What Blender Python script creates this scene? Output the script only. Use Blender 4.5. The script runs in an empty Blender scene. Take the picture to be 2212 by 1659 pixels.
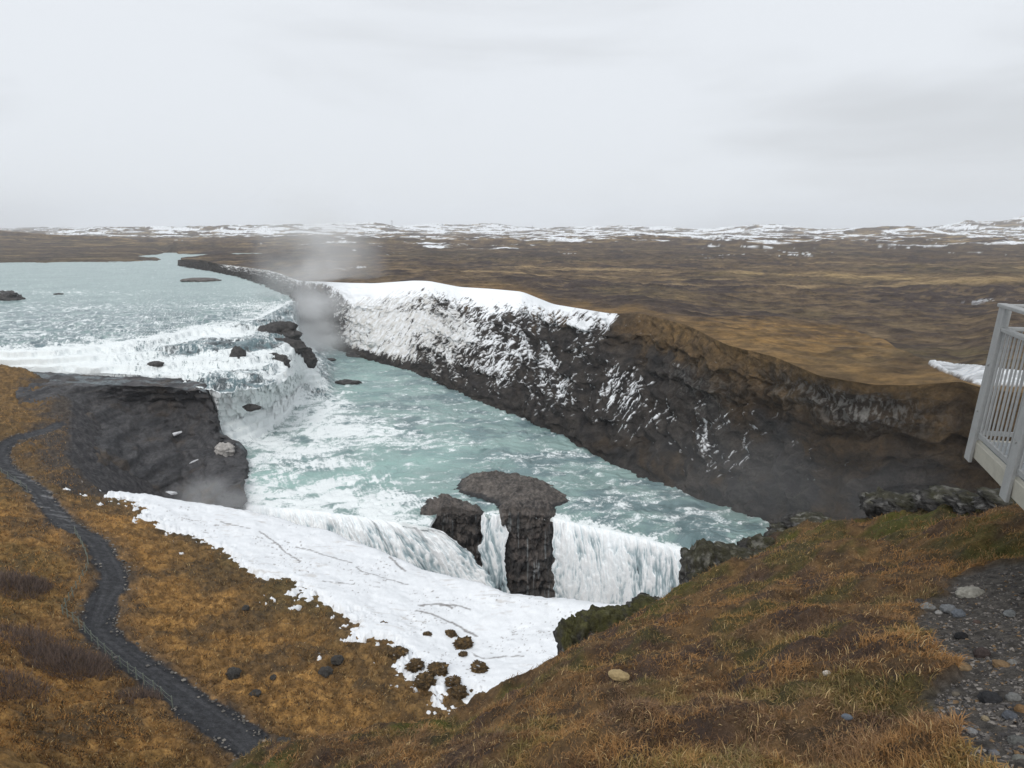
import bpy, math, random
import numpy as np
from mathutils import Vector

random.seed(7)
RNG = np.random.default_rng(7)
scene = bpy.context.scene
COL = scene.collection
F32 = np.float32

# ------------------------------------------------------------------ survey helpers
# The place was surveyed from the photograph: a bearing/dip pair (in units of a 2212 x 1659 frame)
# plus a depth below the viewpoint gives a real point on the ground.
FPX, CX, CY, CAMZ = 1450.0, 1106.0, 829.5, 72.0
PITCH = math.atan2(329.0, FPX)
SP, CP = math.sin(PITCH), math.cos(PITCH)

def ray(px, py):
    u = (np.asarray(px, float) - CX) / FPX
    v = (np.asarray(py, float) - CY) / FPX
    return u, CP - v * SP, SP + v * CP          # x, y, downward

def W(px, py, h):
    x, y, d = ray(px, py)
    t = np.asarray(h, float) / d
    return np.stack([x * t, y * t, CAMZ - np.asarray(h, float) + 0 * t], -1)

def WD(px, py, D):
    x, y, d = ray(px, py)
    D = np.asarray(D, float)
    return np.stack([x * D, y * D, CAMZ - d * D], -1)

def bearing_px(x, y, h):
    # frame column of a point h below the viewpoint (used only for tessellation tables)
    return CX + FPX * x / (y * CP + h * SP)

# ------------------------------------------------------------------ noise
def _h(ix, iy, seed):
    n = (ix.astype(np.int64) * 374761393 + iy.astype(np.int64) * 668265263 + seed * 974634777) & 0xFFFFFFFF
    n = ((n ^ (n >> 13)) * 1274126177) & 0xFFFFFFFF
    n = (n ^ (n >> 16)) & 0xFFFF
    return n

_ANG = (np.arange(65536) / 65536.0 * 2 * np.pi)
_CA, _SA = np.cos(_ANG).astype(F32), np.sin(_ANG).astype(F32)

def pnoise(x, y, seed=0):
    x = np.asarray(x, float); y = np.asarray(y, float)
    x0 = np.floor(x); y0 = np.floor(y)
    fx = (x - x0).astype(F32); fy = (y - y0).astype(F32)
    ix = x0.astype(np.int64); iy = y0.astype(np.int64)
    def g(dx, dy):
        k = _h(ix + dx, iy + dy, seed)
        return _CA[k] * (fx - dx) + _SA[k] * (fy - dy)
    u = fx * fx * fx * (fx * (fx * 6 - 15) + 10); v = fy * fy * fy * (fy * (fy * 6 - 15) + 10)
    a = g(0, 0); b = g(1, 0); c = g(0, 1); d = g(1, 1)
    return (a + u * (b - a)) * (1 - v) + (c + u * (d - c)) * v

def fbm(x, y, oct=4, seed=0, gain=0.5, lac=2.03):
    s = 0; a = 1.0; t = 0
    for i in range(oct):
        s = s + a * pnoise(x, y, seed + i * 17); t += a * a
        x = x * lac + 13.7; y = y * lac - 7.3; a *= gain
    return s / math.sqrt(t) * 1.9          # about unit-ish, sd ~0.5

def ridged(x, y, oct=4, seed=0, gain=0.5):
    s = 0; a = 1.0; t = 0
    for i in range(oct):
        s = s + a * (1 - np.abs(pnoise(x, y, seed + i * 31)) * 2.2); t += a
        x = x * 2.07 + 3.1; y = y * 2.07 + 9.2; a *= gain
    return s / t

def n01(n):                                    # roughly uniform 0..1
    return 0.5 + 0.5 * np.tanh(n * 1.55)

def sst(a, b, x):
    t = np.clip((x - a) / (b - a), 0, 1)
    return t * t * (3 - 2 * t)

def mix(a, b, t):
    t = np.asarray(t)[..., None]
    return np.asarray(a, float) * (1 - t) + np.asarray(b, float) * t

def noise3(p, seed=0):
    return (pnoise(p[..., 0] + 0.37 * p[..., 2], p[..., 1] - 0.61 * p[..., 2], seed) +
            pnoise(p[..., 1] * 0.9 + 4.1, p[..., 2] * 1.1 + 0.3 * p[..., 0], seed + 5) +
            pnoise(p[..., 2] + 9.7, p[..., 0] * 1.05 - 0.4 * p[..., 1], seed + 9)) / 1.6

def fbm3(p, oct=4, seed=0, gain=0.5):
    s = 0; a = 1.0
    for i in range(oct):
        s = s + a * noise3(p * (2.03 ** i) + i * 5.3, seed + 23 * i); a *= gain
    return s

# thin-plate spline through ground survey points
class TPS:
    def __init__(self, pts, smooth=1e-4):
        P = np.asarray(pts, float); self.c = P[:, :2] / 50.0; n = len(P)
        K = self.k(self.c[:, None] - self.c[None]) + np.eye(n) * smooth
        Q = np.c_[np.ones(n), self.c]
        A = np.zeros((n + 3, n + 3)); A[:n, :n] = K; A[:n, n:] = Q; A[n:, :n] = Q.T
        self.w = np.linalg.solve(A, np.r_[P[:, 2], 0, 0, 0])
    @staticmethod
    def k(d):
        r2 = (d ** 2).sum(-1) + 1e-12
        return 0.5 * r2 * np.log(r2)
    def __call__(self, x, y):
        sh = np.shape(x); q = np.stack([np.ravel(x), np.ravel(y)], -1) / 50.0
        out = np.empty(len(q)); n = len(self.c)
        for i in range(0, len(q), 40000):
            s = q[i:i + 40000]
            out[i:i + 40000] = self.k(s[:, None] - self.c[None]) @ self.w[:n] + self.w[n] + s @ self.w[n + 1:]
        return out.reshape(sh)

def seg_dist(x, y, poly, closed=False):
    d = np.full(np.shape(x), 1e9); P = np.asarray(poly, float)[:, :2]
    m = len(P) if closed else len(P) - 1
    for i in range(m):
        a = P[i]; b = P[(i + 1) % len(P)]
        ab = b - a; L = (ab ** 2).sum() + 1e-12
        t = np.clip(((x - a[0]) * ab[0] + (y - a[1]) * ab[1]) / L, 0, 1)
        d = np.minimum(d, (x - a[0] - t * ab[0]) ** 2 + (y - a[1] - t * ab[1]) ** 2)
    return np.sqrt(d)

def inside(x, y, poly):
    P = np.asarray(poly, float)[:, :2]; r = np.zeros(np.shape(x), bool)
    for i in range(len(P)):
        x1, y1 = P[i]; x2, y2 = P[(i + 1) % len(P)]
        if y1 == y2: continue
        c = ((y1 > y) != (y2 > y)) & (x < (x2 - x1) * (y - y1) / (y2 - y1) + x1)
        r ^= c
    return r

def spline(P, n):
    P = np.asarray(P, float); m = len(P)
    t = np.linspace(0, m - 1, n); i = np.clip(t.astype(int), 0, m - 2); f = (t - i)[:, None]
    g = lambda k: P[np.clip(k, 0, m - 1)]
    p0, p1, p2, p3 = g(i - 1), g(i), g(i + 1), g(i + 2)
    return 0.5 * (2 * p1 + (p2 - p0) * f + (2 * p0 - 5 * p1 + 4 * p2 - p3) * f ** 2 + (3 * p1 - p0 - 3 * p2 + p3) * f ** 3)

# ------------------------------------------------------------------ object helpers
def tag(o, label=None, cat=None, group=None, kind=None):
    if label: o['label'] = label
    if cat: o['category'] = cat
    if group: o['group'] = group
    if kind: o['kind'] = kind
    return o

def raw_mesh(name, V, loops, starts, totals, mat=None, col=None, smooth=True, parent=None, extra=None):
    me = bpy.data.meshes.new(name)
    me.vertices.add(len(V)); me.vertices.foreach_set('co', np.ascontiguousarray(V, F32).ravel())
    me.loops.add(len(loops)); me.loops.foreach_set('vertex_index', np.ascontiguousarray(loops, np.int32))
    me.polygons.add(len(starts))
    me.polygons.foreach_set('loop_start', np.ascontiguousarray(starts, np.int32))
    me.polygons.foreach_set('loop_total', np.ascontiguousarray(totals, np.int32))
    me.polygons.foreach_set('use_smooth', np.full(len(starts), smooth, bool))
    me.update(calc_edges=True); me.validate()
    if col is not None:
        c = np.ones((len(V), 4), F32); c[:, :3] = np.asarray(col).reshape(-1, 3)
        a = me.color_attributes.new('Col', 'FLOAT_COLOR', 'POINT'); a.data.foreach_set('color', c.ravel())
    for k, v in (extra or {}).items():
        a = me.attributes.new(k, 'FLOAT', 'POINT'); a.data.foreach_set('value', np.ascontiguousarray(v, F32).ravel())
    if mat: me.materials.append(mat)
    o = bpy.data.objects.new(name, me); COL.objects.link(o)
    if parent: o.parent = parent
    return o

def grid_mesh(name, P, mat, col=None, keep=None, extra=None, parent=None, flip=False):
    nv, nu = P.shape[:2]
    idx = np.arange(nv * nu).reshape(nv, nu)
    q = np.stack([idx[:-1, :-1], idx[:-1, 1:], idx[1:, 1:], idx[1:, :-1]], -1)
    if flip: q = q[..., ::-1]
    if keep is not None:
        q = q[keep]
    q = q.reshape(-1, 4)
    V = P.reshape(-1, 3); C = None if col is None else col.reshape(-1, 3)
    ex = {k: v.ravel() for k, v in (extra or {}).items()}
    if keep is not None:
        used, inv = np.unique(q, return_inverse=True); q = inv.reshape(-1, 4); V = V[used]
        if C is not None: C = C[used]
        ex = {k: v[used] for k, v in ex.items()}
    n = len(q)
    return raw_mesh(name, V, q.ravel(), np.arange(n) * 4, np.full(n, 4), mat, C, True, parent, ex)

class MB:                                       # collects boxes, bars and tubes into one mesh
    def __init__(self): self.v = []; self.f = []
    def add(self, vs, fs):
        k = len(self.v); self.v += [tuple(p) for p in vs]; self.f += [tuple(i + k for i in f) for f in fs]
    def obox(self, c, ax, ay, az):              # centre and three half vectors
        c, ax, ay, az = map(Vector, (c, ax, ay, az))
        vs = [c + sx * ax + sy * ay + sz * az for sz in (-1, 1) for sy in (-1, 1) for sx in (-1, 1)]
        self.add(vs, [(0, 2, 3, 1), (4, 5, 7, 6), (0, 1, 5, 4), (2, 6, 7, 3), (0, 4, 6, 2), (1, 3, 7, 5)])
    def bar(self, a, b, w, d, up=(0, 0, 1)):
        a, b = Vector(a), Vector(b); t = (b - a).normalized(); s = t.cross(Vector(up))
        if s.length < 1e-4: s = t.cross(Vector((0, 1, 0)))
        s.normalize(); n = s.cross(t)
        self.obox((a + b) / 2, (b - a) / 2, s * w / 2, n * d / 2)
    def tube(self, pts, r, n=6, cap=True):
        pts = [Vector(p) for p in pts]; rs = r if hasattr(r, '__len__') else [r] * len(pts)
        k = len(self.v); ring = []
        for i, p in enumerate(pts):
            t = (pts[min(i + 1, len(pts) - 1)] - pts[max(i - 1, 0)]).normalized()
            s = t.cross(Vector((0, 0, 1)))
            if s.length < 1e-3: s = t.cross(Vector((0, 1, 0)))
            s.normalize(); m = s.cross(t)
            for j in range(n):
                a = 2 * math.pi * j / n
                self.v.append(tuple(p + (s * math.cos(a) + m * math.sin(a)) * rs[i]))
        for i in range(len(pts) - 1):
            for j in range(n):
                self.f.append((k + i * n + j, k + i * n + (j + 1) % n, k + (i + 1) * n + (j + 1) % n, k + (i + 1) * n + j))
        if cap:
            self.f.append(tuple(k + j for j in range(n))[::-1]); e = k + (len(pts) - 1) * n
            self.f.append(tuple(e + j for j in range(n)))
    def build(self, name, mat, parent=None, bevel=0, smooth=False, origin=None):
        me = bpy.data.meshes.new(name)
        o0 = Vector(origin) if origin is not None else Vector((0, 0, 0))
        me.from_pydata([tuple(Vector(p) - o0) for p in self.v], [], self.f); me.update()
        if smooth: me.polygons.foreach_set('use_smooth', [True] * len(me.polygons))
        me.materials.append(mat)
        o = bpy.data.objects.new(name, me); COL.objects.link(o); o.location = o0
        if parent: o.parent = parent
        if bevel:
            b = o.modifiers.new('bevel', 'BEVEL'); b.width = bevel; b.segments = 2; b.limit_method = 'ANGLE'
        return o

def empty(name, loc):
    o = bpy.data.objects.new(name, None); COL.objects.link(o); o.location = loc; o.empty_display_size = 0.2
    return o

# ------------------------------------------------------------------ materials
def nodes(name):
    m = bpy.data.materials.new(name); m.use_nodes = True
    nt = m.node_tree; b = nt.nodes['Principled BSDF']
    return m, nt, b

def nd(nt, t, **kw):
    n = nt.nodes.new(t)
    for k, v in kw.items():
        if k in n.inputs: n.inputs[k].default_value = v
        else: setattr(n, k, v)
    return n

def ground_mat(name, scale=1.0, var=0.35, bump=0.5, bdist=0.1, rough=0.95, spec=0.2, soft=False, attr=True, base=(.1, .1, .1)):
    m, nt, b = nodes(name); L = nt.links.new
    tc = nd(nt, 'ShaderNodeTexCoord')
    n1 = nd(nt, 'ShaderNodeTexNoise', Scale=scale, Detail=8.0, Roughness=0.65); L(tc.outputs['Object'], n1.inputs['Vector'])
    n2 = nd(nt, 'ShaderNodeTexNoise', Scale=scale * 4.3, Detail=6.0, Roughness=0.7); L(tc.outputs['Object'], n2.inputs['Vector'])
    r = nd(nt, 'ShaderNodeMapRange'); r.inputs[1].default_value = 0.3; r.inputs[2].default_value = 0.7
    r.inputs[3].default_value = 1 - var; r.inputs[4].default_value = 1 + var; L(n1.outputs['Fac'], r.inputs[0])
    r2 = nd(nt, 'ShaderNodeMapRange'); r2.inputs[1].default_value = 0.3; r2.inputs[2].default_value = 0.7
    r2.inputs[3].default_value = 1 - var * .7; r2.inputs[4].default_value = 1 + var * .7; L(n2.outputs['Fac'], r2.inputs[0])
    mu = nd(nt, 'ShaderNodeMath', operation='MULTIPLY'); L(r.outputs[0], mu.inputs[0]); L(r2.outputs[0], mu.inputs[1])
    vm = nd(nt, 'ShaderNodeVectorMath', operation='SCALE'); L(mu.outputs[0], vm.inputs['Scale'])
    if attr:
        at = nd(nt, 'ShaderNodeAttribute', attribute_name='Col'); L(at.outputs['Color'], vm.inputs[0])
    else:
        vm.inputs[0].default_value = base
    L(vm.outputs[0], b.inputs['Base Color'])
    ad = nd(nt, 'ShaderNodeMath', operation='ADD'); L(n1.outputs['Fac'], ad.inputs[0]); L(n2.outputs['Fac'], ad.inputs[1])
    bp = nd(nt, 'ShaderNodeBump', Strength=bump, Distance=bdist); L(ad.outputs[0], bp.inputs['Height']); L(bp.outputs[0], b.inputs['Normal'])
    if soft:
        sa_ = nd(nt, 'ShaderNodeAttribute', attribute_name='soft'); mm = nd(nt, 'ShaderNodeMapRange'); mm.inputs[3].default_value = bump; mm.inputs[4].default_value = bump * .12
        L(sa_.outputs['Fac'], mm.inputs[0]); L(mm.outputs[0], bp.inputs['Strength'])
        va = nd(nt, 'ShaderNodeMix', data_type='FLOAT'); L(sa_.outputs['Fac'], va.inputs['Factor']); L(mu.outputs[0], va.inputs[2]); va.inputs[3].default_value = 1.0
        L(va.outputs[0], vm.inputs['Scale'])
    b.inputs['Roughness'].default_value = rough; b.inputs['Specular IOR Level'].default_value = spec
    return m

def water_mat(name):
    # Col = water/foam body colour from the mesh, 'foam' 0..1 drives the gloss
    m, nt, b = nodes(name); L = nt.links.new
    tc = nd(nt, 'ShaderNodeTexCoord'); at = nd(nt, 'ShaderNodeAttribute', attribute_name='Col')
    fo = nd(nt, 'ShaderNodeAttribute', attribute_name='foam')
    n1 = nd(nt, 'ShaderNodeTexNoise', Scale=0.55, Detail=8.0, Roughness=0.62, Distortion=0.6); L(tc.outputs['Object'], n1.inputs['Vector'])
    n2 = nd(nt, 'ShaderNodeTexNoise', Scale=2.6, Detail=6.0, Roughness=0.7, Distortion=0.4); L(tc.outputs['Object'], n2.inputs['Vector'])
    # fine flecks of foam broken by noise
    s = nd(nt, 'ShaderNodeMath', operation='MULTIPLY_ADD'); s.inputs[1].default_value = 0.55; L(n2.outputs['Fac'], s.inputs[0])
    s2 = nd(nt, 'ShaderNodeMath', operation='MULTIPLY'); s2.inputs[1].default_value = 0.45; L(n1.outputs['Fac'], s2.inputs[0]); L(s2.outputs[0], s.inputs[2])
    ad = nd(nt, 'ShaderNodeMath', operation='ADD'); L(s.outputs[0], ad.inputs[0])
    fs = nd(nt, 'ShaderNodeMath', operation='MULTIPLY'); fs.inputs[1].default_value = 0.62; L(fo.outputs['Fac'], fs.inputs[0]); L(fs.outputs[0], ad.inputs[1])
    mr = nd(nt, 'ShaderNodeMapRange'); mr.interpolation_type = 'SMOOTHSTEP'
    mr.inputs[1].default_value = 0.66; mr.inputs[2].default_value = 0.86; L(ad.outputs[0], mr.inputs[0])
    mx = nd(nt, 'ShaderNodeMix', data_type='RGBA'); L(mr.outputs[0], mx.inputs['Factor']); L(at.outputs['Color'], mx.inputs[6])
    mx.inputs[7].default_value = (.83, .87, .87, 1); L(mx.outputs[2], b.inputs['Base Color'])
    rg = nd(nt, 'ShaderNodeMapRange'); rg.inputs[3].default_value = 0.28; rg.inputs[4].default_value = 0.9; L(mr.outputs[0], rg.inputs[0]); L(rg.outputs[0], b.inputs['Roughness'])
    sp = nd(nt, 'ShaderNodeMapRange'); sp.inputs[3].default_value = 0.5; sp.inputs[4].default_value = 0.1; L(mr.outputs[0], sp.inputs[0]); L(sp.outputs[0], b.inputs['Specular IOR Level'])
    bp = nd(nt, 'ShaderNodeBump', Strength=0.8, Distance=0.35); L(ad.outputs[0], bp.inputs['Height']); L(bp.outputs[0], b.inputs['Normal'])
    return m

def flat_mat(name, base, rough=0.6, metal=0.0, var=0.12, scale=30, bump=0.15, spec=0.4):
    m = ground_mat(name, scale, var, bump, 0.004, rough, spec, attr=False, base=base)
    m.node_tree.nodes['Principled BSDF'].inputs['Metallic'].default_value = metal
    return m

M_far = ground_mat('heath', 0.16, 0.5, 1.0, 1.6)
M_wall = ground_mat('basalt_wall', 0.6, 0.45, 1.0, 0.8, rough=0.85, soft=True)
M_slope = ground_mat('brown_grass_slope', 1.6, 0.5, 0.9, 0.2)
M_hill = ground_mat('heather_turf', 14, 0.4, 0.9, 0.03)
M_snow = ground_mat('old_snow', 0.9, 0.05, 0.35, 0.12, rough=0.7, spec=0.25)
M_path = ground_mat('wet_gravel_path', 3.0, 0.22, 0.4, 0.05, rough=0.55, spec=0.4)
M_rock = ground_mat('wet_basalt', 1.1, 0.45, 1.0, 0.35, rough=0.7, spec=0.4)
M_nrock = ground_mat('mossy_rock', 9, 0.5, 1.0, 0.06, rough=0.9)
M_stone = ground_mat('cobble', 22, 0.22, 0.5, 0.01, rough=0.8)
M_gravel = ground_mat('gravel', 60, 0.3, 0.4, 0.004, rough=0.9)
M_blade = ground_mat('dry_grass', 6, 0.2, 0.0, 0.001, rough=0.8)
M_twig = ground_mat('bare_twigs', 3, 0.25, 0.0, 0.001, rough=0.9)
M_water = water_mat('glacial_water')
M_metal = flat_mat('galvanised_steel', (.30, .305, .30), 0.55, 0.15, 0.10, 14)
M_grate = flat_mat('grating_steel', (.40, .43, .45), 0.5, 0.3, 0.1, 14)
M_beam = flat_mat('zinc_beam', (.36, .345, .29), 0.6, 0.1, 0.10, 12)
M_post = flat_mat('weathered_post', (.17, .19, .16), 0.8, 0, 0.2, 10)
M_wire = flat_mat('wire', (.16, .19, .15), 0.7, 0, 0.2, 10)
M_pylon = flat_mat('pylon_steel', (.30, .31, .33), 0.6, 0, 0.1, 1)

# ================================================================== FAR GROUND AND GORGE WALL
# columns: bearing, rim dip, rim depth, base dip, base depth
WALL = np.array([
 (380, 563, 26.6, 574, 28.4), (400, 559, 25.0, 580, 28.4), (440, 562, 24.5, 585, 28.4), (480, 571, 24.3, 592, 28.4), (530, 577, 24.2, 604, 28.4),
 (576, 583, 24.0, 622, 28.5), (610, 592, 23.8, 638, 28.6), (634, 603, 23.6, 650, 29.0), (652, 607, 23.3, 712, 48.0),
 (690, 608, 22.6, 742, 48.2), (750, 611, 21.6, 764, 48.2), (810, 612, 21.0, 784, 48.2), (894, 606, 20.2, 805, 48.2),
 (927, 607, 20.2, 821, 48.2), (994, 620, 20.4, 852, 48.2), (1061, 624, 20.3, 880, 48.2), (1128, 630, 20.2, 906, 48.2),
 (1195, 657, 20.3, 936, 48.2), (1316, 677, 20.1, 1001, 48.2), (1386, 677, 19.8, 1034, 48.2), (1487, 703, 19.6, 1071, 48.3),
 (1570, 745, 19.6, 1103, 48.4), (1674, 771, 19.5, 1137, 48.5), (1771, 812, 19.6, 1178, 49.5), (1893, 832, 19.4, 1232, 53.0),
 (1975, 832, 19.0, 1268, 56.0), (2075, 824, 18.3, 1310, 59.0), (2130, 840, 18.6, 1335, 60.0), (2212, 850, 18.8, 1370, 60.0), (2450, 880, 18.8, 1470, 60.0)], float)

def wall_tab(px):
    return [np.interp(px, WALL[:, 0], WALL[:, i]) for i in range(1, 5)]

pxs = np.arange(384, 2440, 1.7)
rp, rh, bp_, bh = wall_tab(pxs)
ker = np.ones(13) / 13
def smooth_tab(a, k=ker):
    n = len(k) // 2
    return np.convolve(np.r_[np.full(n, a[0]), a, np.full(n, a[-1])], k, 'valid')
rp, rh, bp_ = smooth_tab(rp), smooth_tab(rh), smooth_tab(bp_)
RIM = W(pxs, rp, rh); BASE = W(pxs, bp_, bh)
NS = 230
S = np.linspace(0, 1.06, NS)[:, None]
arc = np.r_[0, np.cumsum(np.linalg.norm(np.diff(RIM[:, :2], axis=0), axis=1))][None, :]
Hh = np.linalg.norm(RIM - BASE, axis=1)[None, :]
sv = S * Hh
shoulder = sst(1300, 1700, pxs)[None, :]
hs = S ** (1.0 + 0.35 * shoulder)
P = RIM[None] * (1 - S)[..., None] + BASE[None] * S[..., None]
P[..., 2] = RIM[None, :, 2] + (BASE[None, :, 2] - RIM[None, :, 2]) * hs
AR = arc + 0 * S
tan2 = np.gradient(RIM[:, :2], axis=0); tan2 /= np.linalg.norm(tan2, axis=1)[:, None]
nrm = np.stack([tan2[:, 1], -tan2[:, 0]], -1)               # toward the gorge
nrm = nrm * np.sign((nrm * (BASE - RIM)[:, :2]).sum(1))[:, None]
env = sst(0, .12, S) * sst(1.06, .93, S) * np.clip(Hh / 30, .1, 1)
gul = ridged(AR / 16 + 0.25 * fbm(AR / 9, sv / 9, 2, 3), sv / 60 + 3, 3, 11) - .55
crag = fbm(AR / 6.5, sv / 5, 5, 21)
zlev = (RIM[None, :, 2] - P[..., 2]) + 1.2 * fbm(AR / 14, sv / 14, 3, 8)
lay = (zlev / 5.5) % 1.0
strata = np.where(lay < .75, lay / .75, (1 - lay) / .25) - .5
cap_end = np.interp(pxs, [560, 640, 700, 760, 850, 950, 1060, 1150, 1195, 1250, 1320, 1345], [.0, .03, .07, .34, .22, .18, .26, .17, .09, .035, .0, 0])[None]
env = env * (1 - .75 * sst(.06, -.08, S - cap_end) * (cap_end > .004))
fz = (zlev + .5 * fbm(AR / 5, sv / 5, 3, 9)) / 1.7 % 1.0
disp = env * (2.2 * gul + 1.05 * crag + 1.3 * strata + .45 * (np.where(fz < .7, fz / .7, (1 - fz) / .3) - .5)) * (1 - .6 * shoulder * sst(.30, .12, S))
P[..., :2] += disp[..., None] * nrm[None]
P[..., 2] += env * .8 * fbm(AR / 4, sv / 4, 4, 61)

# albedo of the wall
rockc = mix((.029, .027, .027), (.074, .064, .056), n01(fbm(AR / 5, sv / 4, 5, 31)))
brown = mix((.085, .060, .040), (.14, .092, .048), n01(fbm(AR / 3, sv / 3, 4, 33)))
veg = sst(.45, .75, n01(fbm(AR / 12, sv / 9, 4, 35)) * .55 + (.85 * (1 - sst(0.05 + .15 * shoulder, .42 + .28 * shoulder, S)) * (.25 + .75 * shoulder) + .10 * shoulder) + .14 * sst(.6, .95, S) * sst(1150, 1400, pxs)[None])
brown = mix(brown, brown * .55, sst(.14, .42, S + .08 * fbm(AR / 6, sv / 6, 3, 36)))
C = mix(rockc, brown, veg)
C = mix(C, mix((.13, .085, .040), (.25, .155, .065), n01(fbm(AR / 2, sv / 2, 4, 38))), sst(.40, -.06, S - .16 * fbm(AR / 6, sv / 6, 4, 37)) * sst(1250, 1500, pxs)[None])
lich = np.exp(-((pxs[None] - 1830) / 150) ** 2) * np.exp(-((S - .22) / .11) ** 2) + .5 * np.exp(-((pxs[None] - 1510) / 60) ** 2) * np.exp(-((S - .40) / .13) ** 2)
C = mix(C, (.040, .038, .037), np.clip(lich * 1.2, 0, 1) * .8)
C = mix(C, (.26, .25, .23), np.clip(lich * sst(.45, .80, n01(1.2 * fbm(AR / .7, sv / 1.6, 5, 39, .65))) * .95, 0, 1))
# snow cap, drifts and icy streaks
q = np.stack([AR, sv], -1)
ca, sa = math.cos(math.radians(50)), math.sin(math.radians(50))
u1 = AR * ca - sv * sa; v1 = AR * sa + sv * ca            # v1 runs along the "/" streaks
stk = n01(fbm(u1 / 6.5, v1 / 1.0, 5, 41, .6) * .75 + .55 * fbm(AR / 14, sv / 9, 3, 43))
fine = n01(fbm(u1 / 1.6, v1 / .38, 4, 47))
PA = np.interp(pxs, [640, 705, 740, 770, 880, 960, 1050, 1150, 1250, 1400, 1600, 1750, 1900, 2100, 2300], [.02, .06, .5, .92, .78, .60, .44, .34, .25, .21, .19, .14, .10, .05, .04])[None]
band = np.interp(pxs, [700, 1000, 1300, 1600, 2000], [.42, .50, .58, .68, .70])[None]
prob = PA * (np.exp(-((S - band) / .24) ** 2) * .95 + .42) * sst(1.02, .86, S)
prob = np.where(pxs[None] < 900, PA * sst(.97, .84, S), prob)
prob = prob + .62 * np.exp(-(S / .17) ** 2) * sst(1090, 1160, pxs)[None] * sst(1350, 1310, pxs)[None]
snow = sst(.0, .10, stk * .72 + fine * .28 - (1 - prob)) * sst(.0, .02, prob)
capn = cap_end + .06 * fbm(AR / 6, sv / 6, 4, 51) + .11 * fbm(u1 / 6, v1 / .9, 4, 53) * sst(.0, .12, S)
cap = sst(.03, -.03, S - capn) * (cap_end > .004)
snow = np.where(pxs[None] < 640, 0, snow); snow = np.clip(np.maximum(snow * .9, cap), 0, 1)
bank = (pxs < 646)[None] * sst(.74, .86, n01(fbm(AR / 10, sv / .9, 4, 55)) + .22 * np.exp(-((S - .12) / .08) ** 2)) * sst(465, 490, pxs)[None] * sst(.6, .35, S)
snow = np.maximum(snow, np.clip(bank * .9, 0, 1))
icy = mix((.62, .60, .56), (.86, .88, .90), np.maximum(cap, n01(fbm(u1 / 3, v1 / 1.2, 3, 57))))
icy = mix(icy, (.88, .90, .92), np.broadcast_to(sst(950, 1100, pxs)[None], S.shape[:1] + pxs.shape))
C = mix(C, icy, snow)
P[..., 2] += snow * .25 * env
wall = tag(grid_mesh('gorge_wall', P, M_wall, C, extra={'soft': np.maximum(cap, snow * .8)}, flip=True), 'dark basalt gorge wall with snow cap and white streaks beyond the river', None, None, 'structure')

# far ground: polar sheet from the rim (or the river) to the hills
pxf = np.arange(-500, 2760, 2.6)
thx = (pxf - CX) / FPX                                     # bearing tangent
start_h = np.interp(pxf, pxs, rh); start = np.interp(pxf, pxs, rp)
rimr = W(pxf, start, start_h)
r0 = np.where(pxf < 384, 430.0, rimr[:, 1])
k1 = np.linspace(0, 1, 230)[:, None]; k2 = np.linspace(0, 1, 200)[1:, None]
Y1 = 1 / ((1 / r0)[None] * (1 - k1) + (1 / 1300.) * k1)
Y2 = np.exp(np.log(1300) * (1 - k2) + np.log(9500) * k2) + 0 * r0[None]
Y = np.r_[Y1, Y2]
R = Y
# x at constant bearing column (flat-earth bearing tangent; the dip correction fades with distance)
rimx = rimr[:, 0] / rimr[:, 1]
t_near = np.where(pxf < 384, thx / CP * (1 - .02), rimx)
X = (t_near[None] * (r0[None] / Y) + (thx / CP)[None] * (1 - r0[None] / Y)) * Y
PXF = pxf[None] + 0 * Y
lr = np.log(Y)
hb = np.interp(lr, np.log([60, 300, 700, 1500, 2300, 3200, 5000, 9000, 15000]), [20.5, 24, 24.5, 24, 22, 19, 8, -30, -95])
nearw = sst(2.2, 1.0, Y / r0[None])
h = hb * (1 - nearw) + np.where(pxf < 384, 30, start_h)[None] * nearw
h = np.where(PXF < 384, hb, h)
und = fbm(X / 90, Y / 90, 4, 71)
b1 = fbm(X / 5.5, Y / 5.5, 3, 171); b2 = fbm(X / 15, Y / 15, 3, 173); b3 = fbm(X / 45, Y / 45, 4, 175); b4 = fbm(X / 120, Y / 100, 4, 177)
lev = lambda a, b, c, d: sst(a, b, Y) * sst(d, c, Y)
bush = b1 * lev(60, 90, 260, 420) + b2 * lev(150, 300, 600, 900) + b3 * lev(400, 700, 1400, 2000) + b4 * lev(900, 1500, 2600, 3600)
h -= sst(1.0, 1.12, Y / r0[None]) * (.45 * np.maximum(b1, -.2) * lev(60, 90, 260, 420) + .9 * np.maximum(b2, -.2) * lev(150, 300, 600, 900) + 2.0 * np.maximum(b3, -.2) * lev(400, 700, 1400, 2000) + 4 * np.maximum(b4, -.2) * lev(900, 1500, 2600, 3600)) * (PXF > 384)
h -= (1 - sst(1.35, 1.0, Y / r0[None])) * und * .9
h -= sst(700, 1500, Y) * (fbm(X / 260, Y / 170, 5, 73, .6) * 5.5 + 3)
h -= sst(2000, 4200, Y) * (np.maximum(0, fbm(X / 1500, Y / 1200, 5, 75)) * 26 + 9 * fbm(X / 420, Y / 300, 5, 74, .6))
def bump(cx, w, r, wr, a, sharp=1.0):
    g = np.exp(-(np.abs((PXF - cx) / w) ** 2.6)) * np.exp(-((lr - math.log(r)) / wr) ** 2)
    return a * g * (1 + .30 * fbm(X / 260, Y / 260, 5, int(cx) % 97))
h -= bump(450, 300, 3600, .16, 34) + bump(680, 170, 4600, .2, 32)
h -= bump(1880, 120, 2900, .14, 32) + bump(2130, 170, 4200, .2, 74) + bump(1640, 80, 3900, .12, 30) + bump(1330, 160, 5200, .2, 36) + bump(1000, 160, 5600, .2, 36) + bump(2350, 140, 3000, .2, 40)
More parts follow.
